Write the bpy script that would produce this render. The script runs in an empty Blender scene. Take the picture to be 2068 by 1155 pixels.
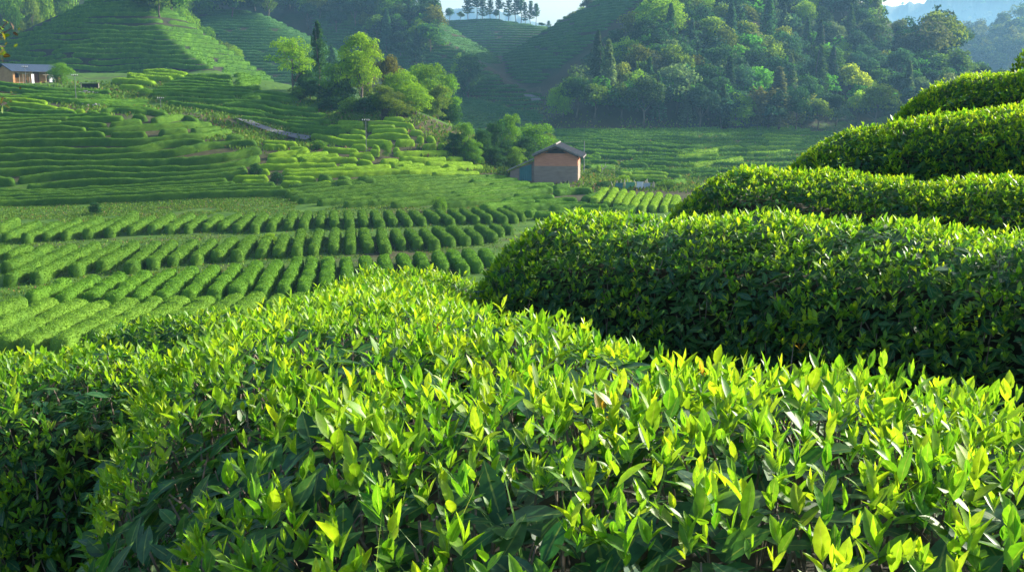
import bpy, math
import numpy as np
from math import radians, sin, cos, pi
rng = np.random.default_rng(7)
scene = bpy.context.scene
COL = scene.collection

# ------------------------------------------------------------ camera
F = 2217.0; CX, CY = 1034.0, 577.5; PITCH = radians(9.65)
cam_data = bpy.data.cameras.new("camera")
cam_data.sensor_width = 36.0
cam_data.lens = 36.0*F/2068.0
cam_data.clip_start = 0.05
cam_data.clip_end = 20000.0
cam = bpy.data.objects.new("camera", cam_data)
COL.objects.link(cam)
cam.location = (0, 0, 0)
cam.rotation_euler = (radians(90)-PITCH, 0, 0)
scene.camera = cam

# ------------------------------------------------------------ sky and sun
SUN_EL, SUN_AZ = radians(23), radians(62)      # azimuth: clockwise from +Y (towards +X)
world = bpy.data.worlds.new("World"); scene.world = world
world.use_nodes = True
wn = world.node_tree.nodes; wl = world.node_tree.links
wn.clear()
sky = wn.new("ShaderNodeTexSky"); sky.sky_type = 'NISHITA'; sky.sun_disc = False
sky.sun_elevation = SUN_EL; sky.sun_rotation = SUN_AZ
sky.air_density = 1.0; sky.dust_density = 3.5; sky.ozone_density = 2.0
bg = wn.new("ShaderNodeBackground"); bg.inputs[1].default_value = 0.145
wo = wn.new("ShaderNodeOutputWorld")
wl.new(sky.outputs[0], bg.inputs[0]); wl.new(bg.outputs[0], wo.inputs[0])
sd = bpy.data.lights.new("sun", 'SUN'); sd.energy = 5.0; sd.angle = radians(0.5); sd.color = (1.0, 0.93, 0.78)
sun = bpy.data.objects.new("sun", sd); COL.objects.link(sun)
sun.rotation_euler = (radians(90)-SUN_EL, 0, -SUN_AZ+pi)
scene.view_settings.view_transform = 'Standard'
scene.view_settings.look = 'None'
scene.view_settings.exposure = 1.2
scene.view_settings.gamma = 1.0
scene.view_settings.use_curve_mapping = False
scene.cycles.max_bounces = 6
scene.cycles.diffuse_bounces = 2
scene.cycles.glossy_bounces = 1
scene.cycles.transmission_bounces = 3
scene.cycles.volume_bounces = 0
scene.cycles.use_adaptive_sampling = True
scene.cycles.sample_clamp_indirect = 4

# ------------------------------------------------------------ helpers
def tag(o, label=None, cat=None, group=None, kind=None):
    if label: o["label"] = label
    if cat: o["category"] = cat
    if group: o["group"] = group
    if kind: o["kind"] = kind
    return o

def link(o, parent=None):
    COL.objects.link(o)
    if parent is not None: o.parent = parent
    return o

def empty(name, loc=(0, 0, 0), rz=0.0):
    o = bpy.data.objects.new(name, None); link(o)
    o.location = loc; o.rotation_euler = (0, 0, rz)
    o.empty_display_size = 0.2
    return o

def mesh_np(name, V, Fq, mat=None, col=None, uv=None, smooth=True):
    """V (n,3); Fq: (m,k) int array, or a list of such arrays (tris and quads)"""
    V = np.asarray(V, dtype=np.float32)
    fl = [np.asarray(f, dtype=np.int32) for f in (Fq if isinstance(Fq, list) else [Fq]) if len(f)]
    me = bpy.data.meshes.new(name)
    me.vertices.add(len(V)); me.vertices.foreach_set("co", V.ravel())
    loops = np.concatenate([f.ravel() for f in fl])
    tot = np.concatenate([np.full(len(f), f.shape[1], dtype=np.int32) for f in fl])
    st = np.concatenate([[0], np.cumsum(tot)[:-1]]).astype(np.int32)
    me.loops.add(len(loops)); me.loops.foreach_set("vertex_index", loops)
    me.polygons.add(len(tot)); me.polygons.foreach_set("loop_start", st)
    me.polygons.foreach_set("loop_total", tot)
    me.polygons.foreach_set("use_smooth", np.full(len(tot), smooth, dtype=bool))
    if col is not None:
        c = np.ones((len(V), 4), dtype=np.float32); c[:, :3] = col
        a = me.attributes.new("tint", 'FLOAT_COLOR', 'POINT'); a.data.foreach_set("color", c.ravel())
    if uv is not None:
        u = me.uv_layers.new(name="uv"); u.data.foreach_set("uv", np.asarray(uv, dtype=np.float32)[loops].ravel())
    me.update(calc_edges=True)
    if mat: me.materials.append(mat)
    return me

def obj(name, me, parent=None, loc=None):
    o = bpy.data.objects.new(name, me); link(o, parent)
    if loc is not None: o.location = loc
    return o

def unit(a):
    return a/np.maximum(np.linalg.norm(a, axis=-1, keepdims=True), 1e-9)

def _h(ix, iy, iz):
    n = (ix*73856093) ^ (iy*19349663) ^ (iz*83492791)
    n = (n ^ (n >> 13))*1274126177 & 0x7fffffff
    n = (n ^ (n >> 16)) & 0xffffff
    return n/float(0xffffff)

def noise(x, y, z=0.0):
    x = np.asarray(x, float); y = np.asarray(y, float); z = np.zeros_like(x)+z
    ix, iy, iz = [np.floor(v).astype(np.int64) for v in (x, y, z)]
    fx, fy, fz = x-ix, y-iy, z-iz
    fx, fy, fz = [f*f*(3-2*f) for f in (fx, fy, fz)]
    def L(a, b, t): return a+(b-a)*t
    c = [[[_h(ix+i, iy+j, iz+k) for k in (0, 1)] for j in (0, 1)] for i in (0, 1)]
    return L(L(L(c[0][0][0], c[1][0][0], fx), L(c[0][1][0], c[1][1][0], fx), fy),
             L(L(c[0][0][1], c[1][0][1], fx), L(c[0][1][1], c[1][1][1], fx), fy), fz)*2-1

def ray(px, py):
    px = np.asarray(px, float); py = np.asarray(py, float)
    u = (px-CX)/F; v = (CY-py)/F
    dx = u; dy = cos(PITCH)+v*sin(PITCH); dz = -sin(PITCH)+v*cos(PITCH)
    return dx/dy, dz/dy            # per metre of Y

def P(px, py, Y):
    a, b = ray(px, py)
    return np.array([a*Y, Y, b*Y])

# shape collectors ---------------------------------------------------------
class Geo:
    """collects boxes, tubes and sheets that become ONE mesh"""
    def __init__(s): s.v = []; s.q = []; s.t = []; s.n = 0
    def add(s, V, q=None, t=None):
        V = np.asarray(V, float).reshape(-1, 3)
        if q is not None: s.q.append(np.asarray(q, int)+s.n)
        if t is not None: s.t.append(np.asarray(t, int)+s.n)
        s.v.append(V); s.n += len(V); return s
    def box(s, c, size, rz=0.0, tilt=None):
        x, y, z = np.array(size)/2.0
        v = np.array([[i*x, j*y, k*z] for i in (-1, 1) for j in (-1, 1) for k in (-1, 1)])
        if tilt is not None: v = v @ np.array(tilt).T
        R = np.array([[cos(rz), -sin(rz), 0], [sin(rz), cos(rz), 0], [0, 0, 1]])
        v = v @ R.T + np.array(c)
        return s.add(v, q=[[0, 1, 3, 2], [4, 6, 7, 5], [0, 4, 5, 1], [2, 3, 7, 6], [0, 2, 6, 4], [1, 5, 7, 3]])
    def hexa(s, v):   # 8 corners: bottom ring 0-3, top ring 4-7
        return s.add(v, q=[[3, 2, 1, 0], [4, 5, 6, 7], [0, 1, 5, 4], [1, 2, 6, 5], [2, 3, 7, 6], [3, 0, 4, 7]])
    def tube(s, pts, rad, k=6):
        pts = np.asarray(pts, float); rad = np.zeros(len(pts))+rad
        d = unit(np.gradient(pts, axis=0))
        up = np.where(np.abs(d[:, 2:3]) > .9, [[1., 0, 0]], [[0, 0, 1.]])
        a = unit(np.cross(d, up)); b = np.cross(d, a)
        th = np.arange(k)*2*pi/k
        V = pts[:, None]+rad[:, None, None]*(a[:, None]*np.cos(th)[None, :, None]+b[:, None]*np.sin(th)[None, :, None])
        n = len(pts); i, j = np.meshgrid(np.arange(n-1), np.arange(k), indexing='ij')
        q = np.stack([i*k+j, i*k+(j+1) % k, (i+1)*k+(j+1) % k, (i+1)*k+j], -1).reshape(-1, 4)
        s.add(V.reshape(-1, 3), q=q)
        s.add(pts[[0, -1]]); c0, c1 = s.n-2, s.n-1; base = s.n-2-n*k
        jj = np.arange(k)
        s.t.append(np.concatenate([np.stack([np.full(k, c0), base+(jj+1) % k, base+jj], -1),
                                   np.stack([np.full(k, c1), base+(n-1)*k+jj, base+(n-1)*k+(jj+1) % k], -1)]))
        return s
    def build(s, name, mat, parent=None, smooth=False, loc=None):
        f = []
        if s.q: f.append(np.concatenate(s.q))
        if s.t: f.append(np.concatenate(s.t))
        me = mesh_np(name, np.concatenate(s.v), f, mat, smooth=smooth)
        return obj(name, me, parent, loc)

# ------------------------------------------------------------ materials
def nodes(m):
    m.use_nodes = True
    nt = m.node_tree; nt.nodes.clear()
    return nt, nt.nodes, nt.links

def mix_rgb(n, l, fac, a, b, mode='MIX'):
    x = n.new("ShaderNodeMix"); x.data_type = 'RGBA'; x.blend_type = mode
    for s, v in ((0, fac), (6, a), (7, b)):
        if hasattr(v, "is_linked") or hasattr(v, "links"): l.new(v, x.inputs[s])
        elif s == 0: x.inputs[0].default_value = v
        else: x.inputs[s].default_value = (*v, 1)
    return x.outputs[2]

def plain(name, c1, c2=None, scale=5.0, rough=.8, bump=.0, stretch=(1, 1, 1), bscale=None, metal=0.0):
    m = bpy.data.materials.new(name); nt, n, l = nodes(m)
    out = n.new("ShaderNodeOutputMaterial"); p = n.new("ShaderNodeBsdfPrincipled")
    p.inputs["Roughness"].default_value = rough; p.inputs["Metallic"].default_value = metal
    l.new(p.outputs[0], out.inputs[0])
    tc = n.new("ShaderNodeTexCoord"); mp = n.new("ShaderNodeMapping"); mp.inputs[3].default_value = stretch
    l.new(tc.outputs["Object"], mp.inputs[0])
    nz = n.new("ShaderNodeTexNoise"); nz.inputs["Scale"].default_value = scale; nz.inputs["Detail"].default_value = 6
    l.new(mp.outputs[0], nz.inputs[0])
    cr = n.new("ShaderNodeMapRange"); cr.inputs[1].default_value = .3; cr.inputs[2].default_value = .7
    l.new(nz.outputs[0], cr.inputs[0])
    l.new(mix_rgb(n, l, cr.outputs[0], c1, c2 or c1), p.inputs["Base Color"])
    if bump:
        b = n.new("ShaderNodeBump"); b.inputs[0].default_value = bump; b.inputs[1].default_value = .05
        nb = n.new("ShaderNodeTexNoise"); nb.inputs["Scale"].default_value = bscale or scale*3
        l.new(mp.outputs[0], nb.inputs[0]); l.new(nb.outputs[0], b.inputs[2]); l.new(b.outputs[0], p.inputs["Normal"])
    return m

def leafy(name, trans=.4, rough=.4, veins=False, vary=.25, spec=.4, tgain=(1.5, 1.35, .7), obj_vary=0.0):
    """leaf material: colour from the 'tint' attribute, part of the light passes through the blade"""
    m = bpy.data.materials.new(name); nt, n, l = nodes(m)
    out = n.new("ShaderNodeOutputMaterial"); p = n.new("ShaderNodeBsdfPrincipled")
    p.inputs["Roughness"].default_value = rough
    p.inputs["Specular IOR Level"].default_value = spec
    at = n.new("ShaderNodeAttribute"); at.attribute_name = "tint"
    c = at.outputs["Color"]
    if obj_vary:
        oi = n.new("ShaderNodeObjectInfo")
        hs = n.new("ShaderNodeHueSaturation")
        mr = n.new("ShaderNodeMapRange"); mr.inputs[3].default_value = .5-.05*obj_vary; mr.inputs[4].default_value = .5+.03*obj_vary
        mv = n.new("ShaderNodeMapRange"); mv.inputs[3].default_value = 1-.45*obj_vary; mv.inputs[4].default_value = 1+.45*obj_vary
        m2 = n.new("ShaderNodeMath"); m2.operation = 'FRACT'; m1 = n.new("ShaderNodeMath"); m1.operation = 'MULTIPLY'; m1.inputs[1].default_value = 37.7
        l.new(oi.outputs["Random"], mr.inputs[0]); l.new(oi.outputs["Random"], m1.inputs[0]); l.new(m1.outputs[0], m2.inputs[0]); l.new(m2.outputs[0], mv.inputs[0])
        l.new(mr.outputs[0], hs.inputs["Hue"]); l.new(mv.outputs[0], hs.inputs["Value"]); l.new(c, hs.inputs["Color"])
        c = hs.outputs[0]
    if veins:
        uv = n.new("ShaderNodeUVMap"); uv.uv_map = "uv"; sx = n.new("ShaderNodeSeparateXYZ"); l.new(uv.outputs[0], sx.inputs[0])
        s1 = n.new("ShaderNodeMath"); s1.operation = 'SUBTRACT'; s1.inputs[1].default_value = .5; l.new(sx.outputs[1], s1.inputs[0])
        ab = n.new("ShaderNodeMath"); ab.operation = 'ABSOLUTE'; l.new(s1.outputs[0], ab.inputs[0])
        mr = n.new("ShaderNodeMapRange"); mr.inputs[1].default_value = .02; mr.inputs[2].default_value = .06; mr.inputs[3].default_value = .45; mr.inputs[4].default_value = 0
        l.new(ab.outputs[0], mr.inputs[0])
        c = mix_rgb(n, l, mr.outputs[0], c, (.35, .45, .12))
        tc = n.new("ShaderNodeTexCoord"); nz = n.new("ShaderNodeTexNoise"); nz.inputs["Scale"].default_value = 90; nz.inputs["Detail"].default_value = 4
        l.new(tc.outputs["Object"], nz.inputs[0])
        nr_ = n.new("ShaderNodeMapRange"); nr_.inputs[1].default_value = .3; nr_.inputs[2].default_value = .7; nr_.inputs[3].default_value = .7; nr_.inputs[4].default_value = 1.2
        l.new(nz.outputs[0], nr_.inputs[0])
        vm = n.new("ShaderNodeVectorMath"); vm.operation = 'SCALE'; l.new(c, vm.inputs[0]); l.new(nr_.outputs[0], vm.inputs["Scale"])
        c = vm.outputs[0]
        # side veins as relief
        w = n.new("ShaderNodeMath"); w.operation = 'MULTIPLY_ADD'; w.inputs[1].default_value = -1.2; l.new(ab.outputs[0], w.inputs[0]); l.new(sx.outputs[0], w.inputs[2])
        w2 = n.new("ShaderNodeMath"); w2.operation = 'MULTIPLY'; w2.inputs[1].default_value = 55; l.new(w.outputs[0], w2.inputs[0])
        w3 = n.new("ShaderNodeMath"); w3.operation = 'SINE'; l.new(w2.outputs[0], w3.inputs[0])
        b = n.new("ShaderNodeBump"); b.inputs[0].default_value = .35; b.inputs[1].default_value = .0012
        l.new(w3.outputs[0], b.inputs[2]); l.new(b.outputs[0], p.inputs["Normal"])
    l.new(c, p.inputs["Base Color"])
    t = n.new("ShaderNodeBsdfTranslucent")
    l.new(mix_rgb(n, l, 1.0, c, tgain, 'MULTIPLY'), t.inputs[0])
    mx = n.new("ShaderNodeMixShader"); mx.inputs[0].default_value = trans
    l.new(p.outputs[0], mx.inputs[1]); l.new(t.outputs[0], mx.inputs[2]); l.new(mx.outputs[0], out.inputs[0])
    return m

HAZE = 0.00028
M = {}
M['tea_leaf'] = leafy("tea_leaf", .5, .42, veins=True, spec=.38, tgain=(1.65, 1.5, .5))
M['tea_leaf_far'] = leafy("tea_leaf_small", .5, .45, spec=.35, tgain=(1.9, 1.55, .5))
M['hedge'] = leafy("hedge_surface", .18, .8, spec=.06, tgain=(1.7, 1.5, .5))
M['crown'] = leafy("tree_leaf", .42, .7, spec=.1, obj_vary=1.0, tgain=(1.7, 1.5, .6))
M['crown1'] = leafy("single_tree_leaf", .42, .7, spec=.1, obj_vary=0.15, tgain=(1.7, 1.5, .5))
M['twig'] = plain("twig_bark", (.12, .085, .06), (.26, .21, .17), 60, .85)
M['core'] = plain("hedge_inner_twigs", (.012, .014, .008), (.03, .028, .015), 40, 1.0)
M['bark'] = plain("tree_bark", (.08, .06, .045), (.2, .16, .12), 3, .9)

# ground: grass and bare soil mixed by the 'tint' attribute
def ground_mat(name, grass1, grass2, soil1, soil2):
    m = bpy.data.materials.new(name); nt, n, l = nodes(m)
    out = n.new("ShaderNodeOutputMaterial"); p = n.new("ShaderNodeBsdfPrincipled")
    p.inputs["Roughness"].default_value = .95; p.inputs["Specular IOR Level"].default_value = .1
    l.new(p.outputs[0], out.inputs[0])
    tc = n.new("ShaderNodeTexCoord")
    def nz(s, d=6, r=.6):
        x = n.new("ShaderNodeTexNoise"); x.inputs["Scale"].default_value = s; x.inputs["Detail"].default_value = d; x.inputs["Roughness"].default_value = r
        l.new(tc.outputs["Object"], x.inputs[0]); return x.outputs[0]
    def rg(x, a, b):
        r = n.new("ShaderNodeMapRange"); r.inputs[1].default_value = a; r.inputs[2].default_value = b; l.new(x, r.inputs[0]); return r.outputs[0]
    g = mix_rgb(n, l, rg(nz(.9), .35, .65), grass1, grass2)
    s = mix_rgb(n, l, rg(nz(1.7), .3, .7), soil1, soil2)
    at = n.new("ShaderNodeAttribute"); at.attribute_name = "tint"
    ad = n.new("ShaderNodeMath"); ad.operation = 'ADD'; l.new(at.outputs["Fac"], ad.inputs[0]); l.new(rg(nz(.25, 8, .7), .2, .8), ad.inputs[1])
    l.new(mix_rgb(n, l, rg(ad.outputs[0], .7, 1.1), g, s), p.inputs["Base Color"])
    b = n.new("ShaderNodeBump"); b.inputs[0].default_value = .9; b.inputs[1].default_value = .4
    l.new(nz(3.5, 8, .7), b.inputs[2]); l.new(b.outputs[0], p.inputs["Normal"])
    return m
M['ground'] = ground_mat("valley_grass_and_soil", (.030, .085, .010), (.085, .17, .018), (.035, .04, .016), (.085, .075, .035))
M['hill'] = ground_mat("terrace_hill_soil", (.010, .032, .010), (.02, .05, .014), (.022, .028, .015), (.045, .045, .025))
M['wood'] = ground_mat("forest_floor", (.012, .03, .010), (.03, .055, .016), (.03, .035, .015), (.05, .045, .02))
M['far'] = plain("distant_woodland", (.02, .05, .025), (.05, .08, .04), .02, 1.0)
# ------------------------------------------------------------ terrain height
VP = [  # valley surface: (px, py, Y)
 (0,690,50),(300,690,50),(600,640,56),(900,600,62),(1300,600,62),(0,600,62),(500,600,62),(0,500,84),(500,500,84),(1000,500,85),(1400,500,86),
 (0,430,106),(500,430,106),(1000,430,108),(1400,430,112),(0,405,113),(500,405,113),(760,405,115),(1170,372,139),(1020,388,128),(1400,378,138),(1000,368,136),(760,372,123),
 (0,240,141),(270,232,145),(480,290,135),(540,305,131),(300,350,123),(0,345,123),(0,290,131),(300,290,132),(500,365,120),
 (60,176,172),(180,182,176),(0,215,151),(300,208,165),(-120,170,172),
 (320,152,197),(450,150,202),(250,160,198),(0,150,205),(250,158,245),(450,148,245),(0,148,240),(400,195,173),(600,195,176),(550,262,156),(450,236,160),(650,290,150),(330,215,164),(640,240,165),
 (760,208,158),(800,232,156),(900,292,144),(740,300,137),(900,330,138),(1000,348,144),(860,255,152),
 (760,215,200),(860,262,200),
 (1060,330,215),(950,300,235),(1200,362,170),(1400,342,190),(1200,272,258),(1500,272,280),(1620,285,250),(1300,310,218),(1050,260,285),(1700,300,240),(1950,300,240),
 (1090,205,345),(1000,230,320)]
ctrl = [P(*p) for p in VP]
for x, y, z in [(-150,120,-3),(-130,60,-9),(-90,30,-11),(150,60,-12),(200,150,-11),(220,260,-10),(60,30,-12),(0,10,-12),(-50,-40,-12),(60,-60,-12),
                (-300,300,8),(-150,420,10),(0,480,4),(150,480,-6),(350,420,-6),(600,700,-10),(0,900,0),(-600,700,10),(300,1500,-10),(-300,1500,-5),(-400,-200,-10),(400,-200,-10),(1500,500,-10),(-1500,500,0),(0,-1500,-12)]:
    ctrl.append(np.array([x, y, z], float))
ctrl = np.array(ctrl); C2 = 36.0
_d = np.sqrt(((ctrl[:, None, :2]-ctrl[None, :, :2])**2).sum(-1)+C2)
_n = len(ctrl); A = np.zeros((_n+1, _n+1)); A[:_n, :_n] = -_d+np.eye(_n)*.3; A[_n, :_n] = 1; A[:_n, _n] = 1
W = np.linalg.solve(A, np.append(ctrl[:, 2], 0))

def ridge(pts, n=26):
    p = np.array([P(*q) if len(q) == 3 else q[:3] for q in pts], float); s = np.concatenate([[0], np.cumsum(np.linalg.norm(np.diff(p[:, :2], axis=0), axis=1))])
    t = np.linspace(0, s[-1], n)
    return np.stack([np.interp(t, s, p[:, k]) for k in range(3)], -1)

HILLS = [  # name, ridges [(px,py,Y)...], slope, crest roundness, noise amplitude, smooth join
 ("tea_cone", [[(262,-24,290),(180,8,300),(100,42,300),(20,85,292),(-80,110,285)], [(262,-24,290),(292,22,281),(330,72,270),(375,112,258),(420,140,250)]], .70, 2.0, .5, 2.5),
 ("dark_terrace", [[(360,40,385),(410,28,380),(450,17,380),(500,24,380),(560,58,375),(620,98,370),(680,130,365)]], .55, 6.0, .8, 3),
 ("forest_slope", [[(-120,-30,430),(60,-30,430),(200,-60,440),(300,-60,480),(500,-55,470),(700,-45,450),(790,-10,435),(850,62,405),(900,98,385),(960,137,365),(1030,177,345),(1072,204,330)]], .62, 5.0, 1.5, 4),
 ("pine_ridge", [[(800,80,560),(850,60,560),(900,46,560),(1000,42,550),(1060,52,550),(1130,64,560),(1170,50,580)]], .45, 12.0, 1.0, 6),
 ("steep_tea_slope", [[(1130,66,520),(1180,38,490),(1230,5,465),(1290,-35,440),(1400,-80,420)]], .60, 5.0, 1.2, 4),
 ("mountain", [[(1480,-150,430),(1430,-70,400),(1380,10,350),(1340,90,315),(1270,165,290),(1170,225,272)], [(1480,-150,430),(1640,-40,425),(1780,72,420),(1860,128,415),(1940,178,405),(2000,205,400),(2100,220,390)]], .72, 6.0, 3.0, 5),
 ("added_shade_peak", [[(330,388,142,0),(334,394,142,0)]], 1.25, 3.0, 3.0, 5),  # unseen peak right of the view, added and shaped to shade the valley fields
 ("distant_ridge", [[(1850,130,1000),(1900,105,980),(1960,85,950),(2010,70,930),(2068,45,900),(2300,-20,900)]], .45, 25.0, 10.0, 8),
 ("far_mountain", [[(1600,10,2600),(1800,18,2600),(1900,0,2600),(2100,-60,2600),(2400,-90,2500)], [(880,58,2600),(930,20,2500),(960,10,2500),(1000,28,2500),(1100,56,2600),(1200,60,2600)]], .5, 80.0, 30.0, 20),
]
RID = [(h, [ridge(r) for r in h[1]]) for h in HILLS]

HEDGE_A = [(1.75,.50,-.53,1.0),(1.0,1.3,-.515,1.08),(.16,2.0,-.555,1.12),(-.32,3.0,-.63,.93),(-.62,4.2,-.80,.80),(-.74,5.6,-1.02,.76),(-.72,7.2,-1.17,.72),(-.58,8.3,-1.30,.7)]
HEDGE_B2 = [(-3.1,6.7,-1.60,.45),(-2.4,6.5,-1.42,.55),(-1.7,6.2,-1.24,.55),(-1.1,5.9,-1.12,.5)]
HEDGE_B = [(-4.6,5.8,-1.56,.7),(-3.3,5.2,-1.30,.75),(-2.35,4.75,-1.15,.75),(-1.55,4.3,-1.05,.6),(-1.25,4.1,-1.02,.5)]
HEDGE_C = [(-.24,7.25,-.92,.85),(.4,6.95,-.76,.9),(1.25,6.15,-.70,.88),(2.1,5.2,-.64,.8),(3.0,4.2,-.54,.8),(4.2,3.0,-.4,.8)]
HEDGE_D = [(1.15,9.6,-.96,.75),(1.9,9.4,-.57,.9),(2.9,8.7,-.64,.8),(4.0,7.7,-.58,.8),(5.2,6.6,-.48,.8)]
HEDGE_E = [(2.62,11.35,-.62,.7),(3.4,10.95,-.34,.85),(4.35,10.35,-.13,.9),(5.5,9.5,.06,.9),(7.0,8.3,.2,.9)]
HEDGE_F = [(4.7,14.2,-.08,.7),(5.6,13.9,.23,.85),(6.8,13.2,.43,.9),(8.4,12.3,.62,.9)]
_hs = np.concatenate([np.array([[np.interp(u, range(len(h)), [q[k] for q in h]) for k in range(3)] for u in np.linspace(0, len(h)-1, 9)]) for h in (HEDGE_A, HEDGE_B, HEDGE_B2, HEDGE_C, HEDGE_D, HEDGE_E, HEDGE_F)])

def height(x, y, layer=False):
    x = np.asarray(x, float); y = np.asarray(y, float); sh = x.shape
    x = x.ravel(); y = y.ravel()
    z = np.full(x.shape, W[_n])
    for i in range(_n): z -= W[i]*np.sqrt((x-ctrl[i, 0])**2+(y-ctrl[i, 1])**2+C2)
    far = np.clip((np.hypot(x, y)-700)/600, 0, 1)
    z = z*(1-far)+(-12)*far
    z += .08*noise(x/6, y/6)+.22*noise(x/35, y/35)*np.clip((y-60)/100, 0, 1)
    lay = np.zeros(x.shape, int)
    for k, (h, rr) in enumerate(RID):
        s, c, amp, sm = h[2:]
        zt = np.full(x.shape, -1e9)
        pts = np.concatenate(rr)
        for px_, py_, pz_ in pts:
            d2 = (x-px_)**2+(y-py_)**2
            zt = np.maximum(zt, pz_-s*(np.sqrt(d2+c*c)-c))
        zt += amp*(noise(x/(30+amp*4), y/(30+amp*4), k*7.3)+.5*noise(x/12, y/12, k*3.1))*.7
        lay = np.where(zt > z+.3, k+1, lay)
        dlt = np.abs(zt-z); z = np.maximum(zt, z)+np.clip(sm-dlt, 0, None)**2/(4*sm)
    # the near hillside the camera stands on
    xx = 9*np.tanh(x/9); yy = np.maximum(y, -4)
    pl = -1.32+.26*xx-.07*yy
    nz_ = np.hypot(x, y) < 30; ws = np.full(nz_.sum(), .02); wr = np.zeros(nz_.sum())
    for hx_, hy_, hz0 in _hs:
        res = hz0-.93-(-1.32+.26*9*np.tanh(hx_/9)-.07*hy_)
        w_ = np.exp(-((x[nz_]-hx_)**2+(y[nz_]-hy_)**2)/2.4); ws += w_; wr += w_*res
    pl[nz_] += wr/ws
    y0 = 7.5+.75*np.clip(x, -3, 9)
    pl -= .55*1.5*np.logaddexp(0, (y-y0)/1.5)
    pl -= .10*np.clip(-x-4, 0, None)**1.5
    pl += .03*noise(x*1.3, y*1.3)
    pl = np.where(np.hypot(x, y) < 46, pl, -1e9)
    lay = np.where(pl > z, 99, lay); z = np.maximum(z, pl)
    return (z.reshape(sh), lay.reshape(sh)) if layer else z.reshape(sh)

# polar grid around the viewpoint
ang = np.concatenate([np.linspace(-180, -34, 60)[:-1], np.linspace(-34, 34, 620), np.linspace(34, 180, 60)[1:-1]])
ang = np.radians(ang)
rad = np.concatenate([np.geomspace(.4, 40, 70)[:-1], np.geomspace(40, 640, 520), np.geomspace(640, 9000, 120)[1:]])
AA, RR = np.meshgrid(ang, rad, indexing='ij')
GX, GY = RR*np.sin(AA), RR*np.cos(AA)
GZ, GL = height(GX, GY, True)
na, nr = GZ.shape
lr = np.log(rad)

def terr(x, y):
    """height of the built terrain mesh"""
    x = np.asarray(x, float); y = np.asarray(y, float)
    a = np.arctan2(x, y); r = np.maximum(np.hypot(x, y), .41)
    ia = np.clip(np.searchsorted(ang, a)-1, 0, na-2); ir = np.clip(np.searchsorted(rad, r)-1, 0, nr-2)
    fa = np.clip((a-ang[ia])/(ang[ia+1]-ang[ia]), 0, 1); fr = np.clip((r-rad[ir])/(rad[ir+1]-rad[ir]), 0, 1)
    return (GZ[ia, ir]*(1-fa)*(1-fr)+GZ[ia+1, ir]*fa*(1-fr)+GZ[ia, ir+1]*(1-fa)*fr+GZ[ia+1, ir+1]*fa*fr)

_YS = np.geomspace(46, 3000, 1500)
def hit(px, py, zoff=0.0):
    """where the sight line through a photo pixel meets the terrain (beyond the near hillside)"""
    a, b = ray(px, py); a = np.atleast_1d(a); b = np.atleast_1d(b)
    Y = _YS[None]; X = a[:, None]*Y; Z = b[:, None]*Y
    d = Z-(terr(X, Y+0*X)+zoff)
    k = np.argmax(d < 0, axis=1); ok = (d < 0).any(axis=1) & (k > 0)
    k = np.maximum(k, 1); i = np.arange(len(a))
    d0, d1 = d[i, k-1], d[i, k]; t = d0/(d0-d1+1e-9)
    y = _YS[k-1]+(_YS[k]-_YS[k-1])*t
    return np.stack([a*y, y, b*y-zoff], -1), ok

idx = np.arange(na*nr).reshape(na, nr)
Q = np.stack([idx[:-1, :-1], idx[:-1, 1:], idx[1:, 1:], idx[1:, :-1]], -1)
FL = GL[:-1, :-1]
ALLV = np.stack([GX, GY, GZ], -1).reshape(-1, 3)
SOIL = np.clip(.25+.5*noise(ALLV[:, 0]/9, ALLV[:, 1]/9)+.35*(GL.ravel() > 0), 0, 1)
SOIL = np.where(GL.ravel() == 99, .75, SOIL)
_pxg = CX+F*ALLV[:, 0]/np.maximum(ALLV[:, 1], 1)
SOIL = np.where((GL.ravel() == 0) & (ALLV[:, 1] > 178) & (_pxg > 1080), SOIL+.1, SOIL)
SOIL = np.where((GL.ravel() == 0) & (ALLV[:, 1] < 116), SOIL-.22, SOIL)
SOIL = np.where((GL.ravel() == 0) & (ALLV[:, 1] > 120) & (ALLV[:, 1] < 160), np.maximum(SOIL, .7), SOIL)
SOIL = np.where((GL.ravel() == 0) & (ALLV[:, 1] >= 160) & (_pxg < 1080), SOIL-.35, SOIL)
def sheet(name, mask, mat):
    q = Q[mask].reshape(-1, 4)
    if not len(q): return
    u, inv = np.unique(q, return_inverse=True)
    c = np.repeat(SOIL[u][:, None], 3, 1)
    o = obj(name, mesh_np(name, ALLV[u], inv.reshape(-1, 4), mat, col=c))
    return tag(o, kind="structure")
sheet("ground", (FL == 0) | (FL == 99), M['ground'])
for k, (nm, mt) in enumerate([("tea_hill", 'hill'), ("terraced_hill", 'hill'), ("forest_hill", 'wood'), ("ridge_hill", 'hill'),
                              ("steep_hill", 'hill'), ("forest_mountain", 'wood'), ("added_shade_mountain", 'wood'), ("distant_hill", 'far'), ("distant_mountain", 'far')]):  # the steep peak out of view is added to throw shade
    sheet(nm, FL == k+1, M[mt])
# ------------------------------------------------------------ swept hedge surfaces
def resample(pts, ds):
    pts = np.asarray(pts, float)
    s = np.concatenate([[0], np.cumsum(np.linalg.norm(np.diff(pts[:, :2], axis=0), axis=1))])
    n = max(5, int(round(s[-1]/ds))+1)
    t = np.linspace(0, s[-1], n)
    return np.stack([np.interp(t, s, pts[:, k]) for k in range(pts.shape[1])], -1), t

def smooth_line(p, it=2):
    for _ in range(it):
        q = p.copy(); q[1:-1] = .25*p[:-2]+.5*p[1:-1]+.25*p[2:]; p = q
    return p

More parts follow.
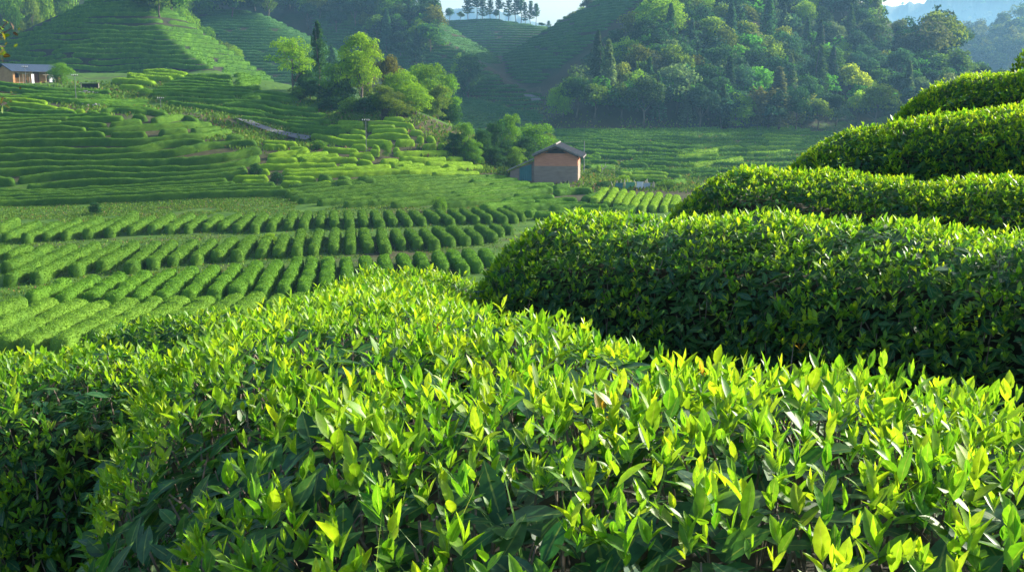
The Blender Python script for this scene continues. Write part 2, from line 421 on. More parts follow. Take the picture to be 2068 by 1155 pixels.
def sweep(sp, w, h, t, nv, endlen, amp=.06, nscale=.5, ex=(.62, .55), under=.15, seed=0.0):
    """rounded hedge body along spine sp (n,3: x, y, z of the ground); returns grid (n,nv,3)"""
    n = len(sp)
    d = unit(np.gradient(sp[:, :2], axis=0)); nrm = np.stack([d[:, 1], -d[:, 0]], -1)
    e = np.minimum(t, t[-1]-t)/max(endlen, 1e-3)
    es = np.where(e < 1, (1-(1-np.clip(e, 0, 1))**2.4)**.5, 1.0); es = np.maximum(es, .03)
    ph = np.linspace(0, pi, nv)
    cx = np.sign(np.cos(ph))*np.abs(np.cos(ph))**ex[0]; cz = np.abs(np.sin(ph))**ex[1]
    cx = cx*(1-.18*(1-cz))                       # narrower at the foot
    w = (np.zeros(n)+w)*es; hh = (np.zeros(n)+h)*(.25+.75*es)
    X = sp[:, None, 0]+nrm[:, None, 0]*cx[None]*w[:, None]
    Y = sp[:, None, 1]+nrm[:, None, 1]*cx[None]*w[:, None]
    Z = sp[:, None, 2]+cz[None]*hh[:, None]-under*(1-cz)[None]
    G = np.stack([X, Y, Z], -1)
    out = np.stack([nrm[:, None, 0]*cx[None], nrm[:, None, 1]*cx[None], cz[None]+np.zeros((n, 1))], -1); out = unit(out)
    ns = noise(X/nscale+seed, Y/nscale, Z/nscale)+.5*noise(X/nscale*2.3, Y/nscale*2.3+seed, Z/nscale*2.3)
    return G+out*(ns*amp)[..., None]*es[:, None, None], out

def grid_quads(n, m):
    i, j = np.meshgrid(np.arange(n-1), np.arange(m-1), indexing='ij')
    return np.stack([i*m+j, i*m+j+1, (i+1)*m+j+1, (i+1)*m+j], -1).reshape(-1, 4)

def sample_grid(G, N, count, r):
    """random points on the grid surface, even by area; returns points, normals, (i,j) weights"""
    a, b, c, d = G[:-1, :-1], G[:-1, 1:], G[1:, 1:], G[1:, :-1]
    ar = .5*np.linalg.norm(np.cross(c-a, d-b), axis=-1); pr = ar.ravel()/ar.sum()
    k = r.choice(len(pr), count, p=pr); i, j = np.divmod(k, ar.shape[1])
    u = r.random(count)[:, None]; v = r.random(count)[:, None]
    p = (G[i, j]*(1-u)+G[i+1, j]*u)*(1-v)+(G[i, j+1]*(1-u)+G[i+1, j+1]*u)*v
    nn = unit((N[i, j]*(1-u)+N[i+1, j]*u)*(1-v)+(N[i, j+1]*(1-u)+N[i+1, j+1]*u)*v)
    return p, nn, ar.sum()

# ------------------------------------------------------------ leaves
def blades(Pb, D, Nn, L, Wd, fold, curl, col, m):
    """leaf blades: base point, direction, upper-side normal, length, width/length, fold, curl; m segments"""
    n = len(Pb); D = unit(D); S = unit(np.cross(D, Nn)); Nn = np.cross(S, D)
    if m == 0:      # small bent diamond: two triangles
        tip = Pb+D*L[:, None]-Nn*(curl*L)[:, None]
        mid = Pb+D*(L*.5)[:, None]
        e = S*(Wd*L)[:, None]; up = Nn*(fold*Wd*L)[:, None]
        V = np.stack([Pb, mid+e+up, tip, mid-e+up], 1).reshape(-1, 3)
        b = np.arange(n)[:, None]*4
        T = np.concatenate([b+[0, 1, 2], b+[0, 2, 3]])
        return V, T, np.tile([[0, .5], [.5, 1], [1, .5], [.5, 0]], (n, 1)), np.repeat(col, 4, 0)
    t = np.linspace(0, 1, m+1)
    wp = np.sin(pi*np.clip(t, 0, 1)**.85)**.85; wp[0] = .05; wp[-1] = .02
    ctr = Pb[:, None]+D[:, None]*(L[:, None]*t)[..., None]-Nn[:, None]*((curl*L)[:, None]*t**2)[..., None]
    e = S[:, None]*((Wd*L)[:, None]*wp)[..., None]; up = Nn[:, None]*((fold*Wd*L)[:, None]*wp)[..., None]
    V = np.stack([ctr-e+up, ctr, ctr+e+up], 2).reshape(-1, 3)       # n, m+1, 3
    k = (m+1)*3; b = (np.arange(n)*k)[:, None]
    q = []
    for i in range(m):
        for j in (0, 1): q.append([i*3+j, i*3+j+1, (i+1)*3+j+1, (i+1)*3+j])
    Qd = (b[:, :, None]+np.array(q).T[None]).transpose(0, 2, 1).reshape(-1, 4)
    uv = np.stack([np.repeat(t, 3), np.tile([0, .5, 1], m+1)], -1)
    return V, Qd, np.tile(uv, (n, 1)), np.repeat(col, k, 0)

YOUNG = np.array([[.14, .33, .022], [.22, .41, .028], [.08, .25, .02], [.32, .47, .03]])
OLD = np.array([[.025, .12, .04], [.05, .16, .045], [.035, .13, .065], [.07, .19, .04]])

def pick(pal, n, r, jit=.2):
    w = r.random((n, 1)); i = r.integers(0, len(pal), n); j = r.integers(0, len(pal), n)
    return (pal[i]*w+pal[j]*(1-w))*(1+jit*(r.random((n, 1))*2-1))

class Leaves:
    def __init__(s): s.V = []; s.Q = []; s.U = []; s.C = []; s.n = 0
    def add(s, *a):
        V, Qd, U, C = blades(*a); s.V.append(V); s.Q.append(Qd+s.n); s.U.append(U); s.C.append(C); s.n += len(V)
    def mesh(s, name, mat):
        tri = [q for q in s.Q if q.shape[1] == 3]; qd = [q for q in s.Q if q.shape[1] == 4]
        f = [np.concatenate(x) for x in (tri, qd) if x]
        return mesh_np(name, np.concatenate(s.V), f, mat, col=np.concatenate(s.C), uv=np.concatenate(s.U))

def shoots(L_, p, nn, r, m, size=1.0, young=4, tall=1.0, palette=YOUNG, twist=1.0):
    """young tea shoots: an upright bud and a few leaves round a short stem"""
    n = len(p)
    ax = unit(nn*.3+np.array([0, 0, .95])+r.normal(0, .2, (n, 3))); size = size*np.exp(np.clip(r.normal(0, .2, n), -.4, .32))
    stem = (r.random(n)*.045+.01)*size*tall
    tipc = pick(palette, n, r, .15)
    tipc = np.where(r.random((n, 1)) < (.0006 if m == 4 else .0003), [[.36, .24, .04]], tipc)
    a = unit(np.cross(ax, r.normal(0, 1, (n, 3)))); b = np.cross(ax, a)
    ph0 = r.random(n)*2*pi
    L_.add(p+ax*stem[:, None]*.8, unit(ax+a*.15), a, (.022+.018*r.random(n))*size, np.full(n, .11), np.full(n, .6), np.full(n, .05), tipc*[1.1, 1.1, .9], max(m-2, 0) if m else 0)
    for k in range(young):
        th = ph0+k*2.4*twist+r.normal(0, .3, n)
        side = a*np.cos(th)[:, None]+b*np.sin(th)[:, None]
        op = np.radians(r.uniform(10, 34, n)+k*12)
        d = ax*np.cos(op)[:, None]+side*np.sin(op)[:, None]
        upn = ax*np.sin(op)[:, None]-side*np.cos(op)[:, None]
        Ln = (.030+.020*r.random(n)+.004*k)*size
        keep = r.random(n) < (1 if k < 2 else .8-.12*k)
        c = tipc*np.array([1-.09*k, 1-.055*k, 1.0])
        q = keep
        L_.add((p+ax*(stem*(.75-.2*k))[:, None])[q], d[q], upn[q], Ln[q], r.uniform(.15, .24, n)[q], r.uniform(.15, .6, n)[q], r.uniform(-.1, .25, n)[q], c[q], m)

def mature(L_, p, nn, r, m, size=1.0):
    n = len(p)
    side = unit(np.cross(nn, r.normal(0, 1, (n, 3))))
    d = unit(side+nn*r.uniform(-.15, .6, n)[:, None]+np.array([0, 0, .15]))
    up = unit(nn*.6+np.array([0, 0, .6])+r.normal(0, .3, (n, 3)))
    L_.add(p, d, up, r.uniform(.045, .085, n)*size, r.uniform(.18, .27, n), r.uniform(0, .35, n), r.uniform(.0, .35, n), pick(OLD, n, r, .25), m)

def stems(p, d, L, rad, mat, name, parent):
    n = len(p); d = unit(d); a = unit(np.cross(d, rng.normal(0, 1, (n, 3)))); b = np.cross(d, a)
    th = np.arange(4)*pi/2
    ring = (a[:, None]*np.cos(th)[None, :, None]+b[:, None]*np.sin(th)[None, :, None])*rad[:, None, None]
    V = np.stack([p[:, None]+ring, p[:, None]+d[:, None]*L[:, None, None]+ring*.7], 1).reshape(-1, 3)
    q = [[j, (j+1) % 4, 4+(j+1) % 4, 4+j] for j in range(4)]+[[4, 5, 6, 7]]
    Qd = (np.arange(n)[:, None, None]*8+np.array(q)[None]).reshape(-1, 4)
    return obj(name, mesh_np(name, V, Qd, mat, smooth=False), parent)

def big_hedge(spine, label, seed, m, dens=430, size=1.0, tall=1.0, side_young=.35, endlen=.9, ds=.12, split_y=None, twigs=70, h=.95, dens_old=650, amp=.05, ex=(.6, .5), old=1.0):
    """one trimmed tea hedge close to the camera. spine rows: x, y, z of the top, half width"""
    r = np.random.default_rng(seed)
    root = empty("tea_hedge"); tag(root, label, "tea hedge", "tea hedges on the near hillside")
    sp, t = resample(spine, ds); sp = smooth_line(sp, 4)
    base = sp[:, :3].copy(); base[:, 2] -= h
    G, N = sweep(base, sp[:, 3], h, t, 26, endlen, amp=amp, nscale=.45, ex=ex, under=.25, seed=seed)
    # inner body
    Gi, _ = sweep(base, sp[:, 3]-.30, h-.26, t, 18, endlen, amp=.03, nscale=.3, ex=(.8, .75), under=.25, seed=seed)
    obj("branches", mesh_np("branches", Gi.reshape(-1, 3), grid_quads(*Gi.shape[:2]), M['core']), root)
    _, _, area = sample_grid(G, N, 10, r)
    Lf = Leaves()
    def near(p): return p[:, 1] < split_y if split_y else np.zeros(len(p), bool)
    # shoots
    p, nn, _ = sample_grid(G, N, int(area*dens), r)
    keep = (nn[:, 2] > .55) | (r.random(len(p)) < side_young*(.4+.6*(nn[:, 2] > .1)))
    clump = noise(p[:, 0]/.20, p[:, 1]/.20, p[:, 2]/.20+seed) > -.36
    p, nn = p[keep & clump], nn[keep & clump]
    p = p-nn*r.uniform(0, .035, len(p))[:, None]
    sz = size*(1+.25*noise(p[:, 0]*2, p[:, 1]*2))*np.ones(len(p))
    for sel, mm in ((near(p), 4), (~near(p), m)):
        if sel.any(): shoots(Lf, p[sel], nn[sel], r, mm, sz[sel], 4, tall)
    # older leaves beneath
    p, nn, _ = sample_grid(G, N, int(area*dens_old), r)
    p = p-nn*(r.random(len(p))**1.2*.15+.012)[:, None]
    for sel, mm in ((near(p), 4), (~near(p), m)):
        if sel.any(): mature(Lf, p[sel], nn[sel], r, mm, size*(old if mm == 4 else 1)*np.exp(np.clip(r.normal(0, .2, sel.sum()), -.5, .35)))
    obj("foliage", Lf.mesh("foliage", M['tea_leaf'] if m or split_y else M['tea_leaf_far']), root)
    if twigs:
        p, nn, _ = sample_grid(G, N, int(area*twigs), r)
        d = unit(np.array([0, 0, 1])*.8+nn*.35+r.normal(0, .25, p.shape))
        L = r.uniform(.06, .16, len(p))
        stems(p-nn*.03-d*L[:, None], d, L, r.uniform(.0014, .004, len(p)), M['twig'], "twigs", root)
    return root

big_hedge(HEDGE_A, "large foreground tea hedge covered in glossy yellow-green young shoots, nearest the camera", 1, 3, dens=780, split_y=3.4, twigs=320, tall=1.7, size=.74, side_young=.7, dens_old=1000, h=.9, ex=(.72, .68), old=1.35)
big_hedge(HEDGE_B, "tea hedge at the lower left beside the foreground hedge, its front side brownish and twiggy", 2, 3, dens=620, size=.85, side_young=1.3, dens_old=1800, twigs=160)
big_hedge(HEDGE_B2, "small tea hedge with a dark hollow side, behind the lower left hedge", 3, 3, dens=520, size=.85, side_young=.3, dens_old=1500, twigs=0)
big_hedge(HEDGE_C, "long tea hedge right of the foreground hedge with a bright top and large dark side", 4, 3, dens=560, side_young=1.2, size=.86, dens_old=2000, ex=(.66, .60))
big_hedge(HEDGE_D, "tea hedge with a rounded dome at its left end, second hedge up the right slope", 5, 0, dens=560, side_young=1.1, size=.9, dens_old=1700, ex=(.7, .64))
big_hedge(HEDGE_E, "tea hedge rising to the right edge, between the domed hedge and the uppermost one", 6, 0, dens=560, side_young=1.0, dens_old=1700, ex=(.7, .62))
big_hedge(HEDGE_F, "uppermost tea hedge on the right slope, against the forested mountain", 7, 0, dens=560, side_young=1.0, dens_old=1600, ex=(.7, .62))
# ------------------------------------------------------------ tea rows of the valley
ONES = "zeroth first second third fourth fifth sixth seventh eighth ninth tenth eleventh twelfth thirteenth fourteenth fifteenth sixteenth seventeenth eighteenth nineteenth".split()
TENS = {2: "twent", 3: "thirt", 4: "fort", 5: "fift", 6: "sixt"}
def nth(k):
    if k < 20: return ONES[k]
    return TENS[k//10]+("ieth" if k % 10 == 0 else "y-"+ONES[k % 10])

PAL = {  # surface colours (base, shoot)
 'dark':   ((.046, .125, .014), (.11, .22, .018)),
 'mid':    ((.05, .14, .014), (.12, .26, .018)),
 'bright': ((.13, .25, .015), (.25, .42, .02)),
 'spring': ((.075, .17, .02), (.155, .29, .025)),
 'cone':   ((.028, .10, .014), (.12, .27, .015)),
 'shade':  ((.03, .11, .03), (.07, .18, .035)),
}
def fuzz(G, N, count, size, cols, r):
    p, nn, _ = sample_grid(G, N, count, r)
    d = unit(np.array([0, 0, .7])+nn*.5+r.normal(0, .45, p.shape)); up = unit(nn+r.normal(0, .25, p.shape))
    n = len(p); w = r.random((n, 1))
    c = (np.array(cols[0])*(1-w)+np.array(cols[1])*w)*(.85+.3*r.random((n, 1)))
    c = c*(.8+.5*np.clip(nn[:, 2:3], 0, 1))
    return blades(p-nn*.02, d, up, size*r.uniform(.6, 1.3, n), np.full(n, .3), np.full(n, .2), np.full(n, .1), c, 0)

def row_arrays(sp, w, h, ds, nv, pal, r, dens, lsize, amp):
    """geometry arrays of one hedge row over spine sp (x,y,z ground)"""
    s, t = resample(sp, ds)
    wid = w*(1+.10*noise(s[:, 0]*.35, s[:, 1]*.35, 5.0)+.05*r.normal())
    hh = h*(1+.10*noise(s[:, 0]*.5, s[:, 1]*.5, 9.0))
    off = .10*w*noise(s[:, 0]*.3, s[:, 1]*.3, 2.0)
    s = s.copy(); s[:, 0] += off
    G, N = sweep(s, wid, hh, t, nv, max(w*1.0, ds*1.5), amp=amp, nscale=.55, under=.35, seed=r.random()*50)
    cols = PAL[pal]
    V = G.reshape(-1, 3)
    cn = (.5+.5*noise(V[:, 0]*1.3, V[:, 1]*1.3, V[:, 2]))[:, None]
    c = np.array(cols[0])*(1-cn)+np.array(cols[1])*cn
    c *= (.85+.3*r.random((len(V), 1)))
    Q = grid_quads(*G.shape[:2])
    if dens:
        _, _, area = sample_grid(G, N, 4, r)
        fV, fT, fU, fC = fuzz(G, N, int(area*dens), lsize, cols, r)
        return np.concatenate([V, fV]), Q, fT+len(V), np.concatenate([c, fC])
    return V, Q, np.zeros((0, 3), int), c

ROWCOUNT = 0
def spine_from_px(poly, zoff, ds_px=6.0):
    poly = np.array(poly, float)
    s = np.concatenate([[0], np.cumsum(np.hypot(*np.diff(poly, axis=0).T))])
    t = np.linspace(0, s[-1], max(4, int(s[-1]/ds_px)))
    px = np.interp(t, s, poly[:, 0]); py = np.interp(t, s, poly[:, 1])
    if len(t) > 6: py = smooth_line(np.stack([px, py], -1), 3)[:, 1]
    p, ok = hit(px, py, zoff)
    p = p[ok]
    if len(p) < 3: return None
    # longest stretch without a jump in depth
    j = np.where(np.abs(np.diff(p[:, 1]))/p[:-1, 1] > .09)[0]+1
    parts = np.split(p, j); p = max(parts, key=len)
    return p if len(p) >= 3 else None

def tea_row(poly, label, group, pal='mid', w=.62, h=.75, seed=0, full=False):
    global ROWCOUNT
    sp = spine_from_px(poly, h*.95)
    if sp is None: print("row lost", label); return None
    r = np.random.default_rng(1000+ROWCOUNT)
    Y = sp[:, 1].mean()
    sp = smooth_line(sp, 2)
    ds = np.clip(Y/400, .15, .8)
    if Y < 112: dens, ls, nv, amp = 300, .075, 15, .09
    elif Y < 150: dens, ls, nv, amp = 170, .085, 14, .08
    elif Y < 185: dens, ls, nv, amp = 90, .12, 12, .09
    else: dens, ls, nv, amp = 40, .20, 9, .12
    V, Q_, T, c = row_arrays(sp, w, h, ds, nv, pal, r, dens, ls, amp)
    c0 = V.mean(0); c0[2] = sp[:, 2].mean()
    o = obj("tea_row", mesh_np("tea_row", V-c0, [Q_, T], M['hedge'], col=c), loc=c0)
    tag(o, label, "tea row", group); ROWCOUNT += 1
    return o

def R(scale, ox, oy, lst):       # coordinates read off an enlarged view of the photograph
    return [[(ox+x/scale, oy+y/scale) for x, y in q] for q in lst]

# --- four bands of short rows on the valley floor (top end, bottom end), left to right
A7 = lambda l: R(3.61, 0, 380, l)
A8 = lambda l: R(3.61, 500, 380, l)
band1 = A7([[(130,215),(-60,280)],[(280,235),(0,345)],[(430,240),(140,355)],[(580,220),(300,340)],[(730,208),(440,335)],[(880,212),(590,325)],[(985,165),(900,230),(760,315)],[(1120,195),(920,298)],[(1260,180),(1080,292)],[(1400,180),(1200,290)],[(1490,192),(1340,285)],[(1610,182),(1480,275)],[(1740,175),(1590,275)],[(1840,175),(1710,282)],[(1935,175),(1845,285)]])
band1 += A8([[(120,172),(30,275)],[(230,180),(150,275)],[(335,170),(285,265)],[(440,165),(400,262)],[(540,160),(528,250)],[(625,160),(640,258)],[(730,162),(745,255)],[(830,162),(850,245)],[(920,160),(970,248)],[(1020,158),(1075,238)],[(1110,158),(1190,238)],[(1200,160),(1300,235)],[(1300,158),(1410,220)],[(1390,155),(1510,236)],[(1480,148),(1590,220)],[(1560,145),(1700,222)],[(1650,138),(1790,220)],[(1750,143),(1900,220)],[(1840,138),(1970,215)],[(1920,135),(2020,200)]])
band2 = A7([[(60,415),(-90,460)],[(220,410),(0,485)],[(360,415),(0,560)],[(530,408),(20,650)],[(700,398),(220,635)],[(850,398),(500,585)],[(990,393),(700,555)],[(1140,388),(920,565)],[(1270,378),(1080,535)],[(1420,370),(1230,515)],[(1560,370),(1400,505)],[(1710,350),(1550,485)],[(1840,350),(1700,485)]])
band2 += A8([[(35,345),(-60,440)],[(150,345),(80,460)],[(270,338),(210,455)],[(390,298),(350,455)],[(525,298),(470,440)],[(640,292),(620,430)],[(750,292),(750,430)],[(840,288),(890,420)],[(970,285),(1010,430)],[(1070,288),(1130,400)],[(1170,288),(1260,398)],[(1280,288),(1380,405)],[(1370,278),(1500,380)],[(1480,268),(1610,370)],[(1600,285),(1700,365)],[(1680,258),(1810,350)],[(1790,255),(1860,305)],[(1880,252),(1930,290)]])
band3 = A7([[(500,650),(160,785)],[(700,632),(400,800)],[(880,618),(600,785)],[(1060,600),(780,800)],[(1250,582),(960,785)],[(1410,570),(1140,785)],[(1570,548),(1350,775)],[(1730,538),(1540,765)],[(1880,525),(1700,755)]])
band3 += A8([[(60,528),(-20,700)],[(220,515),(80,740)],[(370,500),(240,735)],[(480,498),(395,735)],[(590,498),(570,720)],[(720,492),(735,680)],[(860,490),(870,625)],[(990,480),(1030,610)],[(1125,472),(1180,600)],[(1250,458),(1300,580)],[(1390,458),(1440,570)],[(1490,448),(1600,580)],[(1600,440),(1700,560)],[(1720,430),(1790,520)]])
band4 = A7([[(160,800),(-260,960)],[(385,805),(-220,1050)],[(600,800),(-60,1120)],[(770,805),(130,1130)],[(965,795),(370,1130)],[(1150,790),(640,1080)],[(1335,785),(1000,980)],[(1520,780),(1220,960)],[(1740,770),(1480,930)],[(1895,765),(1680,900)]])
band4 += A8([[(80,765),(-40,860)],[(245,765),(140,860)],[(400,755),(310,850)]])
def cut_end(q, h=.78):
    # the traced lower end is the foot of the hedge; the crown line ends higher up
    (x0, y0), (x1, y1) = q[-2], q[-1]
    Y = 11.2*F/(y1-200); dy = min(h*.2*F/Y, .2*(y1-y0)); t = dy/max(y1-y0, 1e-3)
    return list(q[:-1])+[(x1+(x0-x1)*t, y1-dy)]
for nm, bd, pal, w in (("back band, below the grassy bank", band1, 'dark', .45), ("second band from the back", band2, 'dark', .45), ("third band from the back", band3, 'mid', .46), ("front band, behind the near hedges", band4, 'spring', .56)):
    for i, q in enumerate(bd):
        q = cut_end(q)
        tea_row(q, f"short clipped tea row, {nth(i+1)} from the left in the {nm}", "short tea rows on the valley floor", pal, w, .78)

# --- long rows of the left terraces (top to bottom)
A5 = lambda l: R(3.69, 0, 150, l)
terr_l = A5([[(860,240),(1000,248),(1130,262),(1250,288)],[(-60,338),(300,325),(520,318)],[(640,290),(760,285)],[(820,432),(1100,428)],[(1180,415),(1400,402)],[(1420,402),(1630,394)],[(980,300),(1100,310)],[(1130,330),(1250,312),(1300,295),(1370,298),(1470,335)],
 [(-60,362),(250,345),(470,350)],[(-60,385),(300,365),(560,358),(800,368)],[(810,365),(900,352),(1060,335)],[(-60,420),(150,400),(450,385),(640,400)],[(650,400),(740,410),(1000,378),(1250,362),(1500,355),(1580,365)],[(-60,465),(300,432),(500,430),(700,425),(780,435)],
 [(-60,500),(300,485),(700,475),(1000,485),(1300,452),(1500,440),(1600,418),(1710,410)],[(1680,455),(1820,455)],[(-60,550),(400,548),(900,558),(1050,540),(1200,500),(1350,485),(1540,490)],
 [(-60,600),(300,590),(700,608),(1000,590),(1300,560),(1550,510),(1750,490),(1920,500)],[(-60,660),(300,645),(700,645),(1100,635),(1500,618),(1700,590),(1850,555),(1950,545)],
 [(-60,715),(250,690),(700,685),(1100,695),(1500,685),(1800,640),(1930,600)],[(-60,765),(110,780)],[(130,765),(400,730),(650,718),(1000,738),(1400,735),(1700,700),(1840,680)],
 [(190,820),(500,795),(750,778),(1100,785),(1400,762),(1700,730),(1850,715)]])
for i, q in enumerate(terr_l):
    tea_row(q, f"long clipped tea row, {nth(i+1)} from the top on the left terraces", "long tea rows on the left terraces", 'dark', .56, .80)
low_l = A5([[(-60,855),(300,862),(800,835),(1300,805),(1700,775)],[(-60,875),(400,878),(1000,845),(1500,820),(1760,795)],[(-60,892),(600,885),(1200,850),(1800,815),(2060,812)],[(-60,915),(500,905),(1100,870),(1700,842),(2120,835)],[(-60,940),(500,925),(1000,900),(1500,875),(2180,858)]])
low_r = R(3.69, 450, 180, [[(470,745),(900,700),(1400,660),(1800,640)],[(460,770),(900,725),(1500,675),(1950,640)],[(500,795),(1000,745),(1600,690),(2060,650)],[(560,812),(1100,765),(1700,712),(2160,672)],[(700,828),(1200,785),(1800,735),(2220,700)],[(900,842),(1400,800),(1900,760),(2280,725)],[(1250,845),(1600,815),(2000,785),(2340,752)],[(1600,848),(1900,825),(2200,800),(2400,780)],[(1000,655),(1300,640),(1560,640)],[(480,715),(800,690),(1300,660)]])
for i, q in enumerate(low_l): tea_row(q, f"low tea row, {nth(i+1)} from the top above the grassy bank at the left", "low tea rows above the grassy bank", 'dark', .45, .64)
for i, q in enumerate(low_r): tea_row(q, f"slanting tea row, {nth(i+1)} of the set between bright terraces and back band", "slanting tea rows before the brick hut", 'dark', .45, .64)
hut_rows = R(3.76, 950, 230, [[(100,460),(270,470)],[(0,500),(250,495),(350,490)],[(150,530),(450,510)],[(330,545),(640,520)],[(-150,590),(300,548),(600,540)],[(-100,620),(400,580),(620,555)],[(330,608),(540,600)],[(620,548),(750,530)],[(640,580),(800,560),(930,565)],[(860,620),(980,600)],[(250,640),(450,625),(640,620)],[(500,660),(700,640),(820,645)],[(-50,650),(240,625)],[(80,690),(300,660),(500,650)],[(250,700),(450,685),(700,665),(900,675)],[(600,700),(800,685),(1060,690)],[(420,735),(500,725)],[(1060,715),(1250,700)],[(700,728),(1100,712)],[(480,748),(900,735)],[(300,735),(420,725)]])
for i, q in enumerate(hut_rows): tea_row(q, f"low tea row in front of the brick hut, {nth(i+1)} counted from the hut", "low tea rows before the brick hut", 'mid', .52, .74)
end_rows = R(3.76, 950, 230, [[(1025,560),(940,640)],[(1100,565),(1035,665)],[(1165,575),(1115,675)],[(1230,582),(1170,690)],[(1300,590),(1230,700)],[(1370,590),(1300,705)],[(1440,590),(1380,700)],[(1510,610),(1465,700)],[(1570,615),(1540,690)]])
for i, q in enumerate(end_rows): tea_row(q, f"short tea row right of the brick hut, {nth(i+1)} from the dark round bush", "short tea rows right of the brick hut", 'bright', .50, .75)

# --- bright young terraces in the middle
A6 = lambda l: R(3.69, 450, 180, l)
yel = A6([[(300,385),(560,395)],[(300,410),(480,418)],[(500,425),(650,440)],[(330,488),(450,465),(640,448)],[(510,500),(700,475),(790,462)],[(560,510),(720,488),(870,480)],[(320,522),(560,512)],[(580,520),(800,508),(1010,512)],[(200,562),(400,560),(600,550),(850,552)],[(860,572),(1000,555)],[(200,600),(350,598)],[(440,600),(700,592),(1000,580),(1250,560)],[(460,625),(700,618),(1000,608),(1250,592),(1410,602)],
 [(70,650),(340,645)],[(430,652),(700,655)],[(140,680),(340,680)],[(430,688),(600,690)],[(720,692),(820,690)],[(740,435),(1010,445)],[(940,475),(1110,470)],[(1040,490),(1130,495)],[(1170,525),(1310,518)],[(1240,545),(1410,538)],[(1310,565),(1500,552)],[(1270,582),(1620,575)],[(1350,602),(1730,590)],[(1270,465),(1500,462),(1730,465)],[(1310,500),(1500,515),(1660,508)],[(1670,505),(1790,510)],[(1510,540),(1860,545)],[(1650,565),(1930,568)],[(1560,620),(1900,612)],[(1000,520),(1120,540)]])
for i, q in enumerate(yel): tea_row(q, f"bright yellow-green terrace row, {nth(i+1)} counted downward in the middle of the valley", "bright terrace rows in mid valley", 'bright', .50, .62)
for i, q in enumerate(A6([[(710,635),(830,650)],[(860,640),(960,660)],[(830,680),(970,680)],[(1010,660),(1140,655)]])):
    tea_row(q, f"dark blunt tea hedge, {nth(i+1)} from the left below the bright terraces", "dark blunt hedges in mid valley", 'dark', .8, 1.0)

# --- the knoll under the tall bright tree
kn = A6([[(1235,165),(1290,165)],[(1190,215),(1360,212)],[(1080,240),(1250,245),(1430,265)],[(1080,272),(1290,270)],[(1110,300),(1380,295)],[(1390,300),(1500,312)],[(1070,345),(1250,328),(1400,345)],[(960,300),(1060,308)],[(870,345),(1060,345)],[(950,408),(1080,415)],[(660,328),(780,350),(900,385),(1100,382),(1270,390)],[(1280,385),(1430,375)],[(1440,352),(1500,355)],[(1510,345),(1590,365)],[(1490,415),(1590,405)],[(1600,402),(1670,415)],[(860,240),(1050,243)],[(780,270),(1050,268)],[(1110,420),(1170,420)],[(1090,450),(1170,455)],[(1265,430),(1320,435)]])
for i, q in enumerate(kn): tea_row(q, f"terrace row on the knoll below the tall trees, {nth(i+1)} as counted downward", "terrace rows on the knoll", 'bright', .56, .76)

# --- slope left of the knoll
sl = A6([[(130,50),(300,38),(520,70)],[(230,15),(400,18),(560,55)],[(60,80),(330,88),(500,128),(720,145)],[(-10,105),(250,110),(430,160),(760,188)],[(-60,128),(250,158),(430,205),(800,225)],[(130,200),(350,220),(500,258),(900,288)],[(480,232),(720,250)],[(490,285),(700,302),(920,305)]])
A1 = lambda l: R(3.977, 0, 0, l)
sl += A1([[(1480,603),(1700,598),(1870,608)],[(1400,625),(1600,625),(1870,650)],[(1350,650),(1500,645),(1880,675)],[(1300,675),(1500,672),(1990,700)],[(1250,700),(1500,695),(2040,725)],[(1210,722),(1500,718),(1900,748),(2100,750)],[(1200,745),(1450,742),(1900,775)],[(1280,775),(1900,808)],[(1350,808),(1700,855),(2140,915)],[(1800,830),(1950,820),(2160,850)],[(1920,782),(2100,770)],[(1900,665),(2080,640)],[(1900,638),(2080,612)],[(1960,700),(2100,690)],[(1880,592),(2080,596)]])
for i, q in enumerate(sl): tea_row(q, f"smooth shaded tea row, {nth(i+1)} traced on the slope left of the knoll", "smooth tea rows left of the knoll", 'mid', .56, .72)
bump = A1([[(1160,568),(1300,560),(1500,590)],[(1040,592),(1250,618),(1400,618)],[(900,632),(1080,640),(1250,655)],[(960,680),(1150,690)],[(1060,612),(1190,630)],[(1180,585),(1480,605)]])
for i, q in enumerate(bump): tea_row(q, f"sunlit curved tea row at the foot of the cone hill, {nth(i+1)} of six", "sunlit tea rows at the cone hill's foot", 'bright', .8, .9)
hr = A1([[(-40,655),(400,705),(900,728)],[(160,755),(600,762),(900,765)],[(-40,690),(350,735),(700,745)],[(-40,790),(200,788),(365,815)],[(60,818),(300,835),(470,868)],[(470,862),(590,890)],[(-40,770),(300,770),(560,800),(1200,800)],[(600,815),(1200,830)],[(690,890),(800,885)],[(810,880),(900,865),(1200,885)],[(-40,905),(300,925),(900,915)],[(-40,940),(400,950),(1000,935)],[(860,850),(1100,855),(1350,895)],[(590,880),(690,875)],[(-40,850),(300,880),(620,895)]])
for i, q in enumerate(hr): tea_row(q, f"tea row between the long farmhouse and the left terraces, {nth(i+1)} counted downward", "tea rows below the long farmhouse", 'bright' if i in (3, 4, 5, 13) else 'mid', .6, .65)

